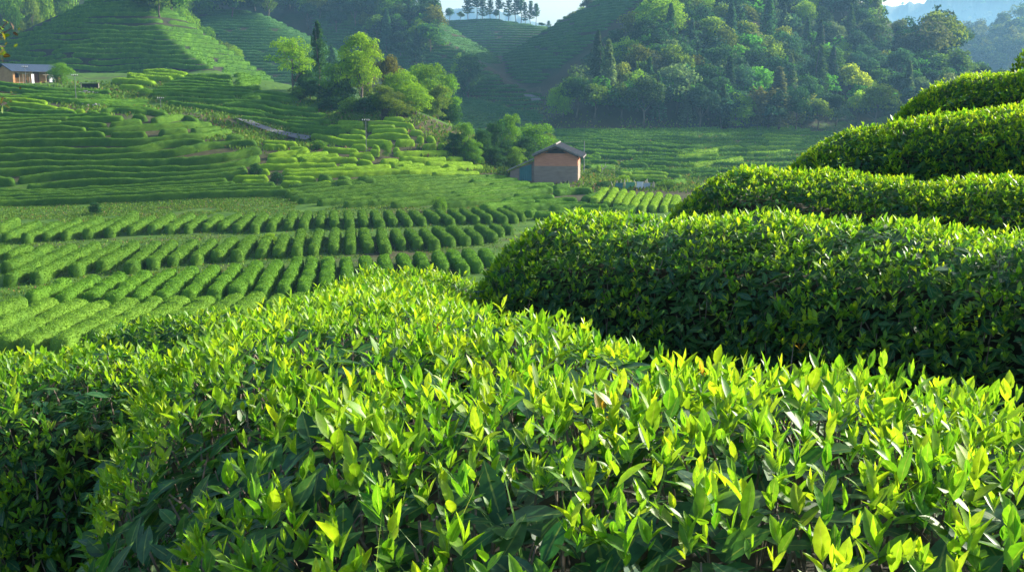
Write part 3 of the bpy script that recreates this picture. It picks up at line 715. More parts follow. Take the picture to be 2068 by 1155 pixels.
# --- terraces right of the brick hut
A3 = lambda l: R(3.76, 950, 230, l)
rt = A3([[(640,125),(850,115),(1100,155)],[(640,145),(900,170),(1250,225)],[(690,215),(1000,225),(1150,250)],[(640,238),(780,245)],[(810,262),(1000,285),(1130,295),(1250,270)],[(770,300),(980,325)],[(1220,340),(1600,340),(1840,330)],[(1560,322),(1750,302),(1890,300)],[(1690,285),(1850,270),(1940,242),(2068,245)],[(850,350),(1120,358)],[(1140,375),(1350,380)],[(1370,365),(1600,372)],[(880,390),(1100,390)],[(1350,400),(1500,400)],[(1670,380),(1900,358),(2060,330)],[(1500,428),(1690,428)],[(1700,430),(1890,425)],[(1120,440),(1230,440)],[(1230,438),(1450,440),(1500,455)],[(1190,462),(1500,470)],[(1510,452),(1600,465)],[(1240,482),(1520,508),(1700,480),(1810,465)],[(1340,210),(1700,248),(1900,225)],[(1640,185),(1850,190)]])
rt += R(2.686, 1300, 0, [[(640,728),(860,738)],[(650,748),(870,755)],[(670,770),(860,768)],[(560,795),(830,792)],[(670,708),(830,715)],[(560,830),(800,815)]])
for i, q in enumerate(rt): tea_row(q, f"narrow terrace row at the forest foot right of the brick hut, {nth(i+1)} of thirty", "terrace rows at the forest foot", 'bright' if i in (7, 8, 14, 17, 18, 19, 24, 25, 26, 27, 29) else 'mid', .62, .8)

# --- contour rows on the hills
def contours(layer, z0, z1, dz, px0, px1, y0, y1, jit=.25, r=rng, minlen=14):
    """level lines of one hill on the side turned to the camera"""
    hx = radians(.08); a0 = math.atan((px0-CX)/F); a1 = math.atan((px1-CX)/F)
    al = np.arange(a0, a1, hx); rr = np.geomspace(y0, y1, 260)
    X = rr[None]*np.sin(al)[:, None]; Y = rr[None]*np.cos(al)[:, None]
    Z, Lm = height(X, Y, True); res = []
    for z in np.arange(z0, z1, dz):
        zz = z+jit*dz*np.array([noise(a*40, z*.3) for a in al])
        s = Z-zz[:, None]
        up = (s[:, :-1] < 0) & (s[:, 1:] >= 0) & (Lm[:, 1:] == layer)
        k = np.argmax(up, 1); ok = up.any(1); i = np.arange(len(al))
        t = -s[i, k]/(s[i, k+1]-s[i, k]+1e-9); rad_ = rr[k]+(rr[np.minimum(k+1, 259)]-rr[k])*t
        pts = np.stack([rad_*np.sin(al), rad_*np.cos(al), zz], -1)
        seg = []; gap = r.random(len(al)) < .005
        for q in range(len(al)):
            if not ok[q] or gap[q] or (seg and abs(pts[q, 1]-seg[-1][1]) > 5):
                if len(seg) >= minlen: res.append(np.array(seg))
                seg = []
                if not ok[q] or gap[q]: continue
            seg.append(pts[q])
        if len(seg) >= minlen: res.append(np.array(seg))
    return res

cone = contours(1, 3.0, 26.5, 1.28, -90, 560, 200, 320, minlen=6, jit=.55)
cone.sort(key=lambda s: -s[:, 2].mean())
for i, s in enumerate(cone[:69]):
    r = np.random.default_rng(3000+i)
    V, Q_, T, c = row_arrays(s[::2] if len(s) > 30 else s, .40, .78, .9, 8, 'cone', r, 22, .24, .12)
    c0 = V.mean(0)
    o = obj("tea_row", mesh_np("tea_row", V-c0, [Q_, T], M['hedge'], col=c), loc=c0)
    side = "left flank" if s[:, 0].mean()/s[:, 1].mean() < (180-CX)/F else ("right flank" if s[:, 0].mean()/s[:, 1].mean() > (310-CX)/F else "front face")
    tag(o, f"contour tea row on the {side} of the pointed cone hill, {nth(i+1) if i < 69 else 'low'} from its summit", "tea row", "contour tea rows of the cone hill"); ROWCOUNT += 1

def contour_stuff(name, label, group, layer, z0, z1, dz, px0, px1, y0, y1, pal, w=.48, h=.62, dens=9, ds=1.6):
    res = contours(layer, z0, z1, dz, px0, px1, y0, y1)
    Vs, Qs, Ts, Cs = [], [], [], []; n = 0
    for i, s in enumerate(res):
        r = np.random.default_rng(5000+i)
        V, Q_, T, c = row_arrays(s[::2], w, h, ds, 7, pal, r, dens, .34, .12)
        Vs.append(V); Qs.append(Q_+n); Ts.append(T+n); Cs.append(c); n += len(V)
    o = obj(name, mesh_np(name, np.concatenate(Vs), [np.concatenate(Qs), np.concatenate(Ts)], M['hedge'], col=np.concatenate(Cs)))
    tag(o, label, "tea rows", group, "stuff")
    print(name, len(res), n)
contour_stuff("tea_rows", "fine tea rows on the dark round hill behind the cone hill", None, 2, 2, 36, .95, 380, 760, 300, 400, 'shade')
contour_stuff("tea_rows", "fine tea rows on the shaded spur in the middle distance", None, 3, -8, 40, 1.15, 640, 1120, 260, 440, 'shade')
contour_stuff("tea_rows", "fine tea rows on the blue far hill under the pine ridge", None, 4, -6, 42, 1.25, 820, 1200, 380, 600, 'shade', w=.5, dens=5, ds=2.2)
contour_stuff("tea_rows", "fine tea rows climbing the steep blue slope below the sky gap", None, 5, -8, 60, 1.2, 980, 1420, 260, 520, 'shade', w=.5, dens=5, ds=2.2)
contour_stuff("tea_rows", "fine tea rows on the valley fields beyond the knoll", None, 0, -12.5, 2, .55, 760, 1140, 235, 420, 'shade')
contour_stuff("tea_rows", "low tea rows filling the fields between the terraces at the forest foot", None, 0, -12.6, -7.5, .42, 1110, 1760, 178, 300, 'mid', w=.6, h=.65, dens=20, ds=1.0)
print("rows", ROWCOUNT)
# ------------------------------------------------------------ trees
GREENS = {
 'bright': ((.13, .29, .015), (.22, .40, .02)), 'green': ((.07, .19, .02), (.14, .30, .025)), 'dark': ((.014, .07, .024), (.04, .12, .035)),
 'olive': ((.08, .15, .02), (.14, .22, .03)), 'rust': ((.10, .12, .03), (.15, .16, .04)), 'blue': ((.02, .085, .05), (.05, .13, .07)), 'bamboo': ((.13, .17, .04), (.20, .24, .06)), 'grey': ((.07, .13, .06), (.13, .20, .10)),
}
def leaf_cards(p, nn, size, cols, r, spread=.5):
    n = len(p)
    up = unit(nn+r.normal(0, spread, p.shape)); d = unit(np.cross(up, r.normal(0, 1, p.shape))+np.array([0, 0, -.1]))
    w = r.random((n, 1)); c = np.array(cols[0])*(1-w)+np.array(cols[1])*w
    c = c*(.75+.5*r.random((n, 1)))
    return blades(p-d*size[:, None]*.5, d, up, size, np.full(n, .32), np.full(n, .3), np.full(n, .15), c, 0)

def crown_broad(r, n, cols, cz=.62, rx=.34, rz=.36, nc=20, cr=(.09, .17), size=.03, full=False):
    """unit-height broadleaf crown built of leaf clumps; returns mesh arrays and clump centres"""
    u = unit(r.normal(0, 1, (nc, 3))); u[:, 2] = u[:, 2] if full else np.abs(u[:, 2])*1.3-.35
    rad_ = r.uniform(.45, .9, (nc, 1)); cen = u*rad_*np.array([rx, rx, rz])+np.array([0, 0, cz])
    cen = np.concatenate([cen, [[0, 0, cz+rz*.7]], [[0, 0, cz]]]); rr = r.uniform(*cr, len(cen)); rr[-1] = rx*.55
    k = r.choice(len(cen), n, p=rr**2/np.sum(rr**2))
    dd = unit(r.normal(0, 1, (n, 3))); dd[:, 2] = np.where(dd[:, 2] < -.3, -dd[:, 2], dd[:, 2])
    rr2 = rr[k]*(1-.45*r.random(n)**1.6)*(1+.22*noise(dd[:, 0]*3+k, dd[:, 1]*3, dd[:, 2]*3))
    p = cen[k]+dd*rr2[:, None]*np.array([1.1, 1.1, .85])
    sz = size*r.uniform(.6, 1.4, n)
    V, T, U, C = leaf_cards(p, dd, sz, cols, r)
    tintk = (.8+.4*r.random(len(cen)))[k]
    C = C*np.repeat(tintk, 4)[:, None]
    return V, T, C, cen

def crown_cone(r, n, cols, z0=.12, rx=.2, size=.022, tiers=16, ragged=.35):
    t = np.sort(r.random(n)**.8); lay = np.floor(t*tiers)/tiers
    a = r.random(n)*2*pi
    arm = np.floor(a/(2*pi)*7+lay*5)         # separate boughs
    ra = rx*(1-lay)**.8*(.75+ragged*noise(arm*3.1, lay*29.0))*(r.random(n)**.5)
    aa = (arm+.5+.75*(r.random(n)-.5))/7*2*pi
    z = z0+(1-z0)*(lay+(.9/tiers)*r.random(n))-.25*ra+.02*r.normal(size=n)
    p = np.stack([ra*np.cos(aa), ra*np.sin(aa), z], -1)
    nn = unit(np.stack([np.cos(aa)*.5, np.sin(aa)*.5, np.ones(n)], -1))
    V, T, U, C = leaf_cards(p, nn, size*r.uniform(.6, 1.4, n), cols, r, .6)
    return V, T, C, None

def crown_pine(r, n, cols, tiers=11, z0=.42, rx=.13, size=.022):
    lay = r.integers(0, tiers, n); hh = z0+(1-z0)*(lay/tiers)**.95
    br = r.integers(0, 5, n); a = br/5*2*pi+lay*2.1+r.normal(0, .18, n)
    ln = rx*(1-.75*lay/tiers)*(.6+.8*(_h(lay, br, 3)))
    q = r.random(n)**.7
    p = np.stack([ln*q*np.cos(a), ln*q*np.sin(a), hh+.04*q+.014*r.normal(size=n)], -1)
    V, T, U, C = leaf_cards(p, np.tile([0, 0, 1.], (n, 1)), size*r.uniform(.6, 1.3, n), cols, r, .6)
    return V, T, C, None

def crown_bamboo(r, n, cols, size=.028):
    cul = 9; k = r.integers(0, cul, n); t = .25+.75*r.random(n)**.8
    ang_ = np.arange(cul)/cul*2*pi+r.normal(0, .3, cul); lean = r.uniform(.08, .28, cul); hgt = r.uniform(.75, 1.0, cul)
    x = lean[k]*t**2.2; z = hgt[k]*(t-.12*t**4)
    p = np.stack([x*np.cos(ang_[k]), x*np.sin(ang_[k]), z], -1)+r.normal(0, .035, (n, 3))*(1.2-.5*t)[:, None]
    V, T, U, C = leaf_cards(p, unit(r.normal(0, 1, (n, 3))+[0, 0, .6]), size*r.uniform(.6, 1.4, n), cols, r, .6)
    return V, T, C, None

def trunk_mesh(r, top, rad0, cen=None, name="trunk", limbs=6, lean=.03):
    g = Geo(); z = np.linspace(-.03, top, 7)
    x = np.cumsum(r.normal(0, lean*.4, 7)); y = np.cumsum(r.normal(0, lean*.4, 7)); x -= x[0]; y -= y[0]
    g.tube(np.stack([x, y, z], -1), rad0*(1-.75*(z-z[0])/(top-z[0])), 7)
    if cen is not None:
        for c in cen[:limbs]:
            zz = r.uniform(.35, .8)*min(top, c[2]); b = np.array([np.interp(zz, z, x), np.interp(zz, z, y), zz])
            mid = (b+c)/2+np.array([0, 0, -.03]); g.tube([b, mid, c], [rad0*.4, rad0*.28, rad0*.12], 5)
    f = [np.concatenate(g.q), np.concatenate(g.t)]
    return mesh_np(name, np.concatenate(g.v), f, M['bark'])

def proto(kind, seed, n, shape, cols, **kw):
    r = np.random.default_rng(seed); fn = {'broad': crown_broad, 'cone': crown_cone, 'pine': crown_pine, 'bamboo': crown_bamboo}[shape]
    V, T, C, cen = fn(r, n, GREENS[cols], **kw)
    cm = mesh_np("crown", V, T, M['crown' if 40 <= seed < 90 and seed != 63 else 'crown1'], col=C, smooth=False)
    top = {'broad': .7, 'cone': .95, 'pine': .97, 'bamboo': .5}[shape]
    tm = trunk_mesh(r, top, {'broad': .022, 'cone': .014, 'pine': .011, 'bamboo': .006}[shape], cen, limbs=8)
    wid = np.percentile(np.hypot(V[:, 0], V[:, 1]), 97)*2
    return (kind, cm, tm, wid)

PT = {
 'forest': [proto("broadleaf_tree", 40+i, 2200, 'broad', c, cz=.54, rx=.38, rz=.42, nc=18, cr=(.13, .2), size=.055) for i, c in enumerate(['dark', 'blue', 'green', 'green', 'olive', 'dark', 'grey', 'blue', 'bright'])],
 'conifer': [proto("conifer_tree", 60+i, 1900, 'cone', c, rx=.20, size=.040) for i, c in enumerate(['dark', 'blue', 'grey'])],
 'bigconifer': [proto("conifer_tree", 63, 5200, 'cone', 'dark', rx=.27, size=.028, tiers=11, ragged=1.0)],
 'pine': [proto("pine_tree", 70+i, 900, 'pine', 'dark', size=.05, z0=z) for i, z in enumerate((.28, .45, .2))],
 'bamboo': [proto("bamboo_clump", 80+i, 1500, 'bamboo', 'bamboo', size=.05) for i in range(2)],
 'bright': [proto("broadleaf_tree", 90, 9000, 'broad', 'bright', cz=.58, rx=.34, rz=.42, nc=40, cr=(.09, .15), size=.028, full=True)],
 'airy': [proto("broadleaf_tree", 91, 5000, 'broad', 'bright', cz=.62, rx=.42, rz=.32, nc=44, cr=(.06, .12), size=.027, full=True)],
 'bushy': [proto("broadleaf_tree", 92+i, 6000, 'broad', c, cz=.46, rx=.38, rz=.46, nc=34, cr=(.11, .18), size=.036, full=True) for i, c in enumerate(['green', 'olive', 'bright', 'rust', 'dark'])],
 'round': [proto("round_tree", 99, 7000, 'broad', 'green', cz=.52, rx=.36, rz=.42, nc=44, cr=(.14, .18), size=.032, full=True)],
 'shrub': [proto("shrub", 101+i, 2400, 'broad', c, cz=.36, rx=.42, rz=.42, nc=20, cr=(.14, .22), size=.06, full=True) for i, c in enumerate(['dark', 'green', 'bright'])],
}
TREECOUNT = 0
def put_tree(pr, x, y, z, H, Wd, label, cat="tree", group=None, r=rng, name=None):
    global TREECOUNT
    kind, cm, tm, wid = pr
    root = empty(name or kind, (x, y, z-.1), r.random()*6.28); tag(root, label, cat, group)
    for nm, me in (("crown", cm), ("trunk", tm)):
        c = obj(nm, me, root); s = Wd/wid
        c.scale = (s if nm == "crown" else (s+H)/2, s if nm == "crown" else (s+H)/2, H)
    TREECOUNT += 1
    return root

def tree_px(px, top, Y, wpx, kind, label, var=0, cat="tree", group=None, base=None, name=None):
    """a tree whose tip shows at photo pixel (px, top), standing at depth Y on the terrain"""
    if base is not None:
        p, ok = hit([px], [base], 0.0)
        if ok[0]: Y = p[0, 1]
    a, b = ray(px, top); x = a*Y; zt = b*Y; z = float(terr(x, Y))
    H = zt-z
    if H < 1: print("short tree", label, H); H = 2.0
    pr = PT[kind][var % len(PT[kind])]
    return put_tree(pr, x, Y, z, H, wpx*Y/F, label, cat, group, name=name)

# trees one can single out
T1 = "trees on the knoll"
tree_px(590, 68, 0, 95, 'airy', "airy yellow-green tree with a bare forked trunk, leftmost on the knoll", base=192, group=T1)
tree_px(640, 44, 0, 66, 'bigconifer', "tall dark conifer rising behind the airy yellow-green tree", base=190, group=T1)
tree_px(668, 92, 0, 60, 'bigconifer', "shorter dark conifer on the right of the tall dark conifer", base=188, group=T1)
tree_px(726, 62, 162, 88, 'bright', "tall dense bright green tree in the centre of the knoll", group=T1)
tree_px(742, 72, 176, 60, 'bushy', "dull green tree top showing behind the tall bright green tree", 1, group=T1)
tree_px(786, 103, 172, 62, 'bushy', "rusty brown-green tree right of the tall bright green tree", 3, group=T1)
tree_px(768, 165, 0, 60, 'bushy', "olive shrubby tree at the foot of the rusty brown-green tree", 1, base=222, group=T1)
tree_px(812, 132, 160, 70, 'bushy', "yellow-green bushy tree on the knoll's right shoulder", 2, group=T1)
tree_px(838, 160, 157, 66, 'bushy', "lower yellow-green bushy tree at the right edge of the knoll", 2, group=T1)
tree_px(800, 180, 0, 70, 'bushy', "olive green bushy tree over the top terrace rows of the knoll", 1, base=238, group=T1)
tree_px(866, 118, 176, 78, 'bushy', "bright topped round tree at the right end of the knoll grove", 0, group=T1)
tree_px(898, 140, 180, 60, 'bushy', "green round tree, last on the right of the knoll grove", 0, group=T1)
tree_px(848, 122, 186, 62, 'bushy', "mid-green tree between the rusty tree and the bright topped round tree", 0, group=T1)
tree_px(884, 165, 170, 60, 'bushy', "olive green tree in front of the bright topped round tree", 1, group=T1)
tree_px(698, 104, 176, 58, 'bushy', "dark leafy tree left of the tall bright green tree", 4, group=T1)
tree_px(612, 120, 178, 46, 'bushy', "dark leafy tree under the airy yellow-green tree", 4, group=T1)
tree_px(676, 120, 174, 54, 'bushy', "mid-green tree between the dark conifers and the tall bright tree", 0, group=T1)
tree_px(905, 195, 176, 60, 'bushy', "low green tree below the right end of the knoll grove", 4, group=T1)
for i, (px, tp, bs, w, v) in enumerate([(600,165,200,46,1),(625,150,200,50,0),(655,160,208,55,0),(668,188,226,60,0),(690,150,215,55,0),(712,185,228,60,1),(735,190,232,46,0),(750,180,222,50,1)]):
    tree_px(px, tp, 0, w, 'shrub', f"dark undergrowth bush beneath the knoll trees, {nth(i+1)} from the left", v, "shrub", "undergrowth on the knoll", base=bs)
tree_px(122, 125, 177, 52, 'round', "round dense green tree at the right end of the long farmhouse", name="round_tree")
tree_px(290, 176, 170, 30, 'round', "small round ball-shaped tree on the terraces below the cone hill", name="round_tree")
tree_px(779, 284, 0, 22, 'round', "narrow oval green tree among the bright terraces of the knoll", base=320, name="round_tree")
tree_px(558, 338, 0, 26, 'shrub', "upright dark shrub standing in the bright middle terraces", 0, "shrub", base=373)
tree_px(191, 400, 0, 28, 'shrub', "dark ragged shrub on the grassy bank, lower left", 0, "shrub", base=433)
tree_px(642, 276, 0, 40, 'shrub', "low green shrub between the road and the bright terraces", 1, "shrub", base=302)
tree_px(1208, 331, 0, 15, 'shrub', "little yellow-green sapling right of the brick hut", 2, "shrub", base=350)
tree_px(1216, 362, 0, 36, 'shrub', "dark round bush beside the bare patch right of the brick hut", 0, "shrub", base=380)
tree_px(1258, 350, 0, 40, 'shrub', "yellowish shrub behind the bamboo stakes of the garden", 2, "shrub", base=372)
tree_px(1300, 352, 0, 44, 'shrub', "green shrub behind the cloth hung in the garden", 1, "shrub", base=372)
tree_px(1348, 358, 0, 50, 'shrub', "green shrub at the right end of the garden plot", 1, "shrub", base=380)
tree_px(885, 410, 0, 34, 'shrub', "small bush at the top end of the back band of rows", 1, "shrub", base=428)
tree_px(545, 465, 0, 40, 'shrub', "yellow-green bush between the second and third bands of rows", 2, "shrub", base=492)
tree_px(516, 342, 0, 26, 'shrub', "small grey-green shrub at the right tip of the left terraces", 0, "shrub", base=358)
T2 = "trees in the hollow left of the brick hut"
for i, (px, tp, bs, w, k, v, lb) in enumerate([(945,96,200,62,'bushy',4,"dark round tree on the crest of the shaded spur"),(928,100,180,34,'bushy',2,"small bright tree top beside the dark round tree on the spur"),
  (937,240,325,44,'bushy',0,"leftmost green tree in the hollow beyond the knoll"),(972,252,330,42,'bushy',4,"dark tree beside the leftmost tree in the hollow"),(1005,235,330,56,'bushy',4,"dark tree in the middle of the hollow left of the brick hut"),(1032,222,322,50,'bushy',0,"tall green tree in the hollow left of the brick hut"),
  (1085,242,330,80,'bushy',0,"broad green tree directly behind the brick hut's lean-to"),(1060,268,332,50,'bushy',4,"low dark tree behind the lean-to roof"),(915,262,318,40,'bushy',4,"low dark tree at the right foot of the knoll"),(1105,262,330,46,'bushy',1,"olive tree behind the left slope of the hut roof"),
  (958,282,335,44,'bushy',0,"low bush-like tree in front of the hollow's leftmost trees"),(1000,290,338,50,'bushy',4,"low dark bush-like tree in the centre of the hollow"),(1040,292,340,48,'bushy',0,"low green bush-like tree left of the lean-to")]):
    tree_px(px, tp, 0, w, k, lb, v, base=bs, group=T2)
for i, (px, tp, Y, w, v) in enumerate([(315,-30,345,70,2),(345,-22,340,70,0),(372,10,338,62,2),(392,45,335,50,2),(414,46,330,46,0),(430,68,325,50,2),(452,80,318,52,1),(472,88,312,44,2),(330,20,330,60,2),(365,50,322,50,0),(300,-20,340,60,0),(395,75,318,50,1),(440,100,308,44,2),(350,-50,360,70,2)]):
    tree_px(px, tp, Y, w, 'bushy', f"sunny bushy tree, {nth(i+1)} of the leafy belt right of the cone hill", v, group="leafy belt right of the cone hill")
for i, (px, tp, Y, w, v) in enumerate([(-30,-45,360,90,1),(10,-55,352,80,1),(40,-50,345,80,1),(72,-60,345,70,2),(100,-62,350,70,0),(22,-28,335,60,0),(55,-25,332,50,1),(130,-60,350,60,0)]):
    tree_px(px, tp, Y, w, 'bushy', f"hazy bushy tree, {nth(i+1)} from the left behind the cone hill's left shoulder", v, group="trees behind the cone hill's left shoulder")
# the row of pines against the sky
for i, (px, tp, w, k) in enumerate([(884,5,34,'f'),(908,15,30,'f'),(868,-10,40,'f'),(945,-14,34,'p'),(962,-22,34,'p'),(975,-8,30,'p'),(990,-5,26,'p'),(1008,-12,26,'p'),(1027,-24,30,'p'),(1043,-20,30,'p'),(1052,-14,26,'p'),(1060,4,20,'p'),(1072,2,24,'p'),(1083,8,24,'p'),(1094,45,20,'f'),(1108,42,16,'p'),(1118,52,14,'f'),(930,22,22,'f'),(1002,18,20,'f')]):
    Y = 552 if px < 1090 else 556
    w *= .7
    if k == 'p': tree_px(px, tp, Y, w, 'pine', f"slender bare-trunked pine on the far ridge, {nth(i+1)} from the left against the sky", i, group="pines on the far ridge")
    else: tree_px(px, tp, Y, w, 'forest', f"hazy leafy tree on the far ridge, {nth(i+1)} from the left against the sky", i, group="pines on the far ridge")
for i, (px, tp, Y, w) in enumerate([(1142,32,512,34),(1160,22,500,30),(1178,14,492,34),(1190,-8,484,40),(1210,-18,474,34),(1235,-30,464,40),(1262,-48,452,36)]):
    tree_px(px, tp, Y, w, 'forest', f"leafy tree on the crest of the steep blue slope, {nth(i+1)} from the sky gap", i*2, group="trees on the steep crest")
tree_px(1340, -22, 0, 110, 'bushy', "sunlit yellow-green tree on the upper edge of the mountain forest", 2, base=95, group=None)
tree_px(1300, 72, 0, 44, 'bushy', "small bright tree below the sunlit one at the forest's upper edge", 2, base=112)
tree_px(1235, 98, 0, 46, 'bushy', "pale yellow topped tree at the forest edge beside the steep slope", 1, base=140)
tree_px(1165, 158, 0, 46, 'bushy', "bright round tree at the lower left corner of the mountain forest", 2, base=205)
tree_px(1490, 180, 0, 66, 'bushy', "bright green round tree standing out at the foot of the mountain forest", 2, base=262)
tree_px(1575, 138, 0, 66, 'conifer', "tall narrow grey-green conifer at the foot of the mountain forest", 2, base=268)
tree_px(1535, 165, 0, 60, 'bamboo', "feathery yellowish bamboo clump left of the tall narrow conifer", 0, "bamboo", base=268)
tree_px(1618, 180, 0, 56, 'bamboo', "feathery yellowish bamboo clump right of the tall narrow conifer", 1, "bamboo", base=262)

# forest on the mountain: single trees, nearest and largest, share one mesh per kind
def poisson(poly_fn, n, dmin, box, r):
    pts = []
    for _ in range(n):
        q = np.array([r.uniform(box[0], box[2]), r.uniform(box[1], box[3])])
        if poly_fn(*q) and all((q[0]-p[0])**2+(q[1]-p[1])**2 > dmin**2 for p in pts): pts.append(q)
    return np.array(pts)
FK = [("dark broadleaf tree", 0), ("bluish broadleaf tree", 1), ("mid-green broadleaf tree", 2), ("mid-green broadleaf tree", 3), ("olive broadleaf tree", 4), ("dark broadleaf tree", 5), ("greyish broadleaf tree", 6), ("bluish broadleaf tree", 7), ("light green broadleaf tree", 8)]
def forest(fn, box, dmin, place, n=2500, seed=11, Hm=(8, 13), pc=.18, wf=(.75, 1.0), limit=400):
    r = np.random.default_rng(seed); pts = poisson(fn, n, dmin, box, r)
    p, ok = hit(pts[:, 0], pts[:, 1], 0.0)
    todo = []
    for (x, y, z), o_, q in zip(p, ok, pts):
        if not o_ or len(todo) >= limit: continue
        H = r.uniform(*Hm)
        if r.random() < pc:
            v = r.integers(0, 3); pr = PT['conifer'][v]; H *= 1.3; Wd = H*.36
            lb = ["dark", "bluish", "greyish"][v]+" pointed conifer"
        elif r.random() < .10:
            pr = PT['bushy'][2]; Wd = H*.8; lb = "bright yellow-green tree"
        else:
            v = r.integers(0, len(FK)); pr = PT['forest'][FK[v][1]]; Wd = H*r.uniform(*wf); lb = FK[v][0]
        todo.append((lb, q[0], pr, x, y, z, H, Wd))
    seen = {}
    for lb, _, pr, x, y, z, H, Wd in sorted(todo, key=lambda a: (a[0], a[1])):
        k = seen[lb] = seen.get(lb, 0)+1
        put_tree(pr, x, y, z, H, Wd, f"{lb}, {nth(k)} from the left {place}", "tree", f"{lb}s {place}", r)
    cnt = len(todo)
    print("forest", place, cnt)
def in_mtn(x, y):
    edge = np.interp(y, [-60, 20, 60, 110, 170, 240, 275], [1345, 1330, 1300, 1245, 1190, 1130, 1120])
    low = np.interp(x, [1120, 1300, 1500, 1640, 1700, 2100], [240, 252, 268, 268, 266, 262])
    return x > edge and y < low
forest(in_mtn, (1120, -60, 2080, 275), 27, "on the forested mountain", limit=190)
forest(lambda x, y: True, (300, -20, 660, 40), 24, "behind the dark round hill", seed=12, Hm=(9, 13), limit=18)
forest(lambda x, y: y < np.interp(x, [640, 760, 830, 880], [60, 90, 160, 130]) , (600, -20, 880, 160), 24, "on the slope above the knoll", seed=13, Hm=(8, 12), limit=30)
print("trees", TREECOUNT)
# the rest of the wood reads as one mass
def wood_mass(name, label, fn, box, n, seed, Hm=(7, 11)):
    r = np.random.default_rng(seed)
    px = r.uniform(box[0], box[2], n*3); py = r.uniform(box[1], box[3], n*3)
    m_ = np.array([bool(fn(a, b)) for a, b in zip(px, py)]); px, py = px[m_][:n], py[m_][:n]
    p, ok = hit(px, py, 0.0); p = p[ok]
    Vs, Ts, Cs, off = [], [], [], 0
    for x, y, z in p:
        v = r.integers(0, 9); V, T, C, _ = crown_broad(r, 420, GREENS[['dark', 'dark', 'blue', 'green', 'olive', 'dark', 'grey', 'blue', 'green'][v]], cz=.5, rx=.42, rz=.45, nc=9, cr=(.14, .24), size=.085)
        H = r.uniform(*Hm); Vs.append(V*[H, H, H]+[x, y, z-.5]); Ts.append(T+off); Cs.append(C*r.uniform(.7, 1.3)); off += len(V)
    o = obj(name, mesh_np(name, np.concatenate(Vs), np.concatenate(Ts), M['crown'], col=np.concatenate(Cs), smooth=False))
    tag(o, label, "forest", None, "stuff")
wood_mass("forest", "dense wood filling the right mountainside between the single trees", in_mtn, (1120, -80, 2090, 275), 420, 21)
wood_mass("forest", "wood on the hazy distant ridge at the right", lambda x, y: True, (1860, 40, 2090, 150), 170, 22, (12, 20))
wood_mass("forest", "wood on the slopes behind the cone hill and the knoll", lambda x, y: (x < 660 and y < 45 and x > 280) or (640 < x < 880 and y < np.interp(x, [640, 700, 760, 830, 880], [50, 40, 80, 150, 120])), (280, -30, 880, 160), 130, 23)
# ------------------------------------------------------------ buildings and small things
def R2(a): return np.array([[cos(a), -sin(a)], [sin(a), cos(a)]])
M['brick'] = plain("red_earth_brick", (.50, .19, .11), (.62, .27, .16), 1.2, .9, .4, (1, 1, 7))
M['mud'] = plain("grey_mud_wall", (.24, .175, .13), (.33, .25, .19), .9, .95, .5, (1, 1, 5))
M['mud2'] = plain("ochre_mud_wall", (.45, .22, .09), (.58, .32, .14), .8, .95, .5, (1, 1, 3))
M['tile'] = plain("grey_roof_tile", (.13, .12, .115), (.26, .23, .20), 3.0, .8, .6, (5, 1, 1))
M['metal'] = plain("blue_grey_roof_sheet", (.03, .055, .10), (.045, .08, .13), 1.0, .85, .2, (4, 1, 1))
M['timber'] = plain("dark_timber", (.05, .035, .025), (.10, .07, .05), 4, .85)
M['pale_wood'] = plain("pale_pole_wood", (.42, .36, .28), (.55, .48, .38), 6, .8)
M['teal'] = plain("teal_tarpaulin", (.03, .14, .15), (.04, .19, .19), 1.5, .6, .3)
M['white'] = plain("white_cloth", (.62, .63, .66), (.75, .75, .77), 3, .9)
M['blue'] = plain("blue_painted_door", (.10, .22, .42), (.14, .28, .50), 2, .6)
M['red'] = plain("dark_red_door", (.16, .05, .035), (.22, .08, .05), 2, .7)
M['dark'] = plain("dark_opening", (.015, .013, .012), (.03, .025, .02), 2, .9)
M['stone'] = plain("grey_stone", (.22, .21, .19), (.36, .34, .31), 3, .9, .6)
M['road'] = plain("grey_road", (.09, .095, .10), (.14, .14, .14), 1, .9, .2)
M['concrete'] = plain("pale_concrete", (.16, .16, .155), (.24, .24, .23), 1, .9, .2)
M['dirt'] = plain("pale_dirt", (.36, .29, .21), (.45, .37, .27), 1, .95, .3)
M['greycloth'] = plain("grey_blue_cloth", (.30, .36, .45), (.40, .44, .5), 3, .9)
M['greennet'] = plain("green_net", (.08, .28, .14), (.12, .34, .18), 3, .8)

# --- brick hut (gable towards the camera)
p0, _ = hit([1122], [371]); hx, hy, hz_ = p0[0]
hut = empty("brick_hut", (hx, hy, hz_-.25), radians(-6.5)); tag(hut, "brick hut, red above and grey-brown below, with a tiled gable roof and low lean-to", "hut")
w2, dp, eave, ridge_h = 2.75, 7.0, 3.55, 4.75
ev = eave+.25; rg = ridge_h+.25
g = Geo()      # lower walls up to 2.35
zl = 2.45
for a, b in (((-w2, 0), (w2, .3)), ((-w2, dp-.3), (w2, dp)), ((-w2, .3), (-w2+.3, dp-.3)), ((w2-.3, .3), (w2, dp-.3))):
    g.hexa([(a[0], a[1], -.6), (b[0], a[1], -.6), (b[0], b[1], -.6), (a[0], b[1], -.6), (a[0], a[1], zl), (b[0], a[1], zl), (b[0], b[1], zl), (a[0], b[1], zl)])
g.build("wall", M['mud'], hut)
g = Geo()      # upper walls: side strips and gables with pentagon faces, 3 cm back
q = .03
for s in (-1, 1):
    x0, x1 = sorted((s*(w2-q), s*(w2-.3)))
    g.hexa([(x0, .3, zl), (x1, .3, zl), (x1, dp-.3, zl), (x0, dp-.3, zl), (x0, .3, ev), (x1, .3, ev), (x1, dp-.3, ev), (x0, dp-.3, ev)])
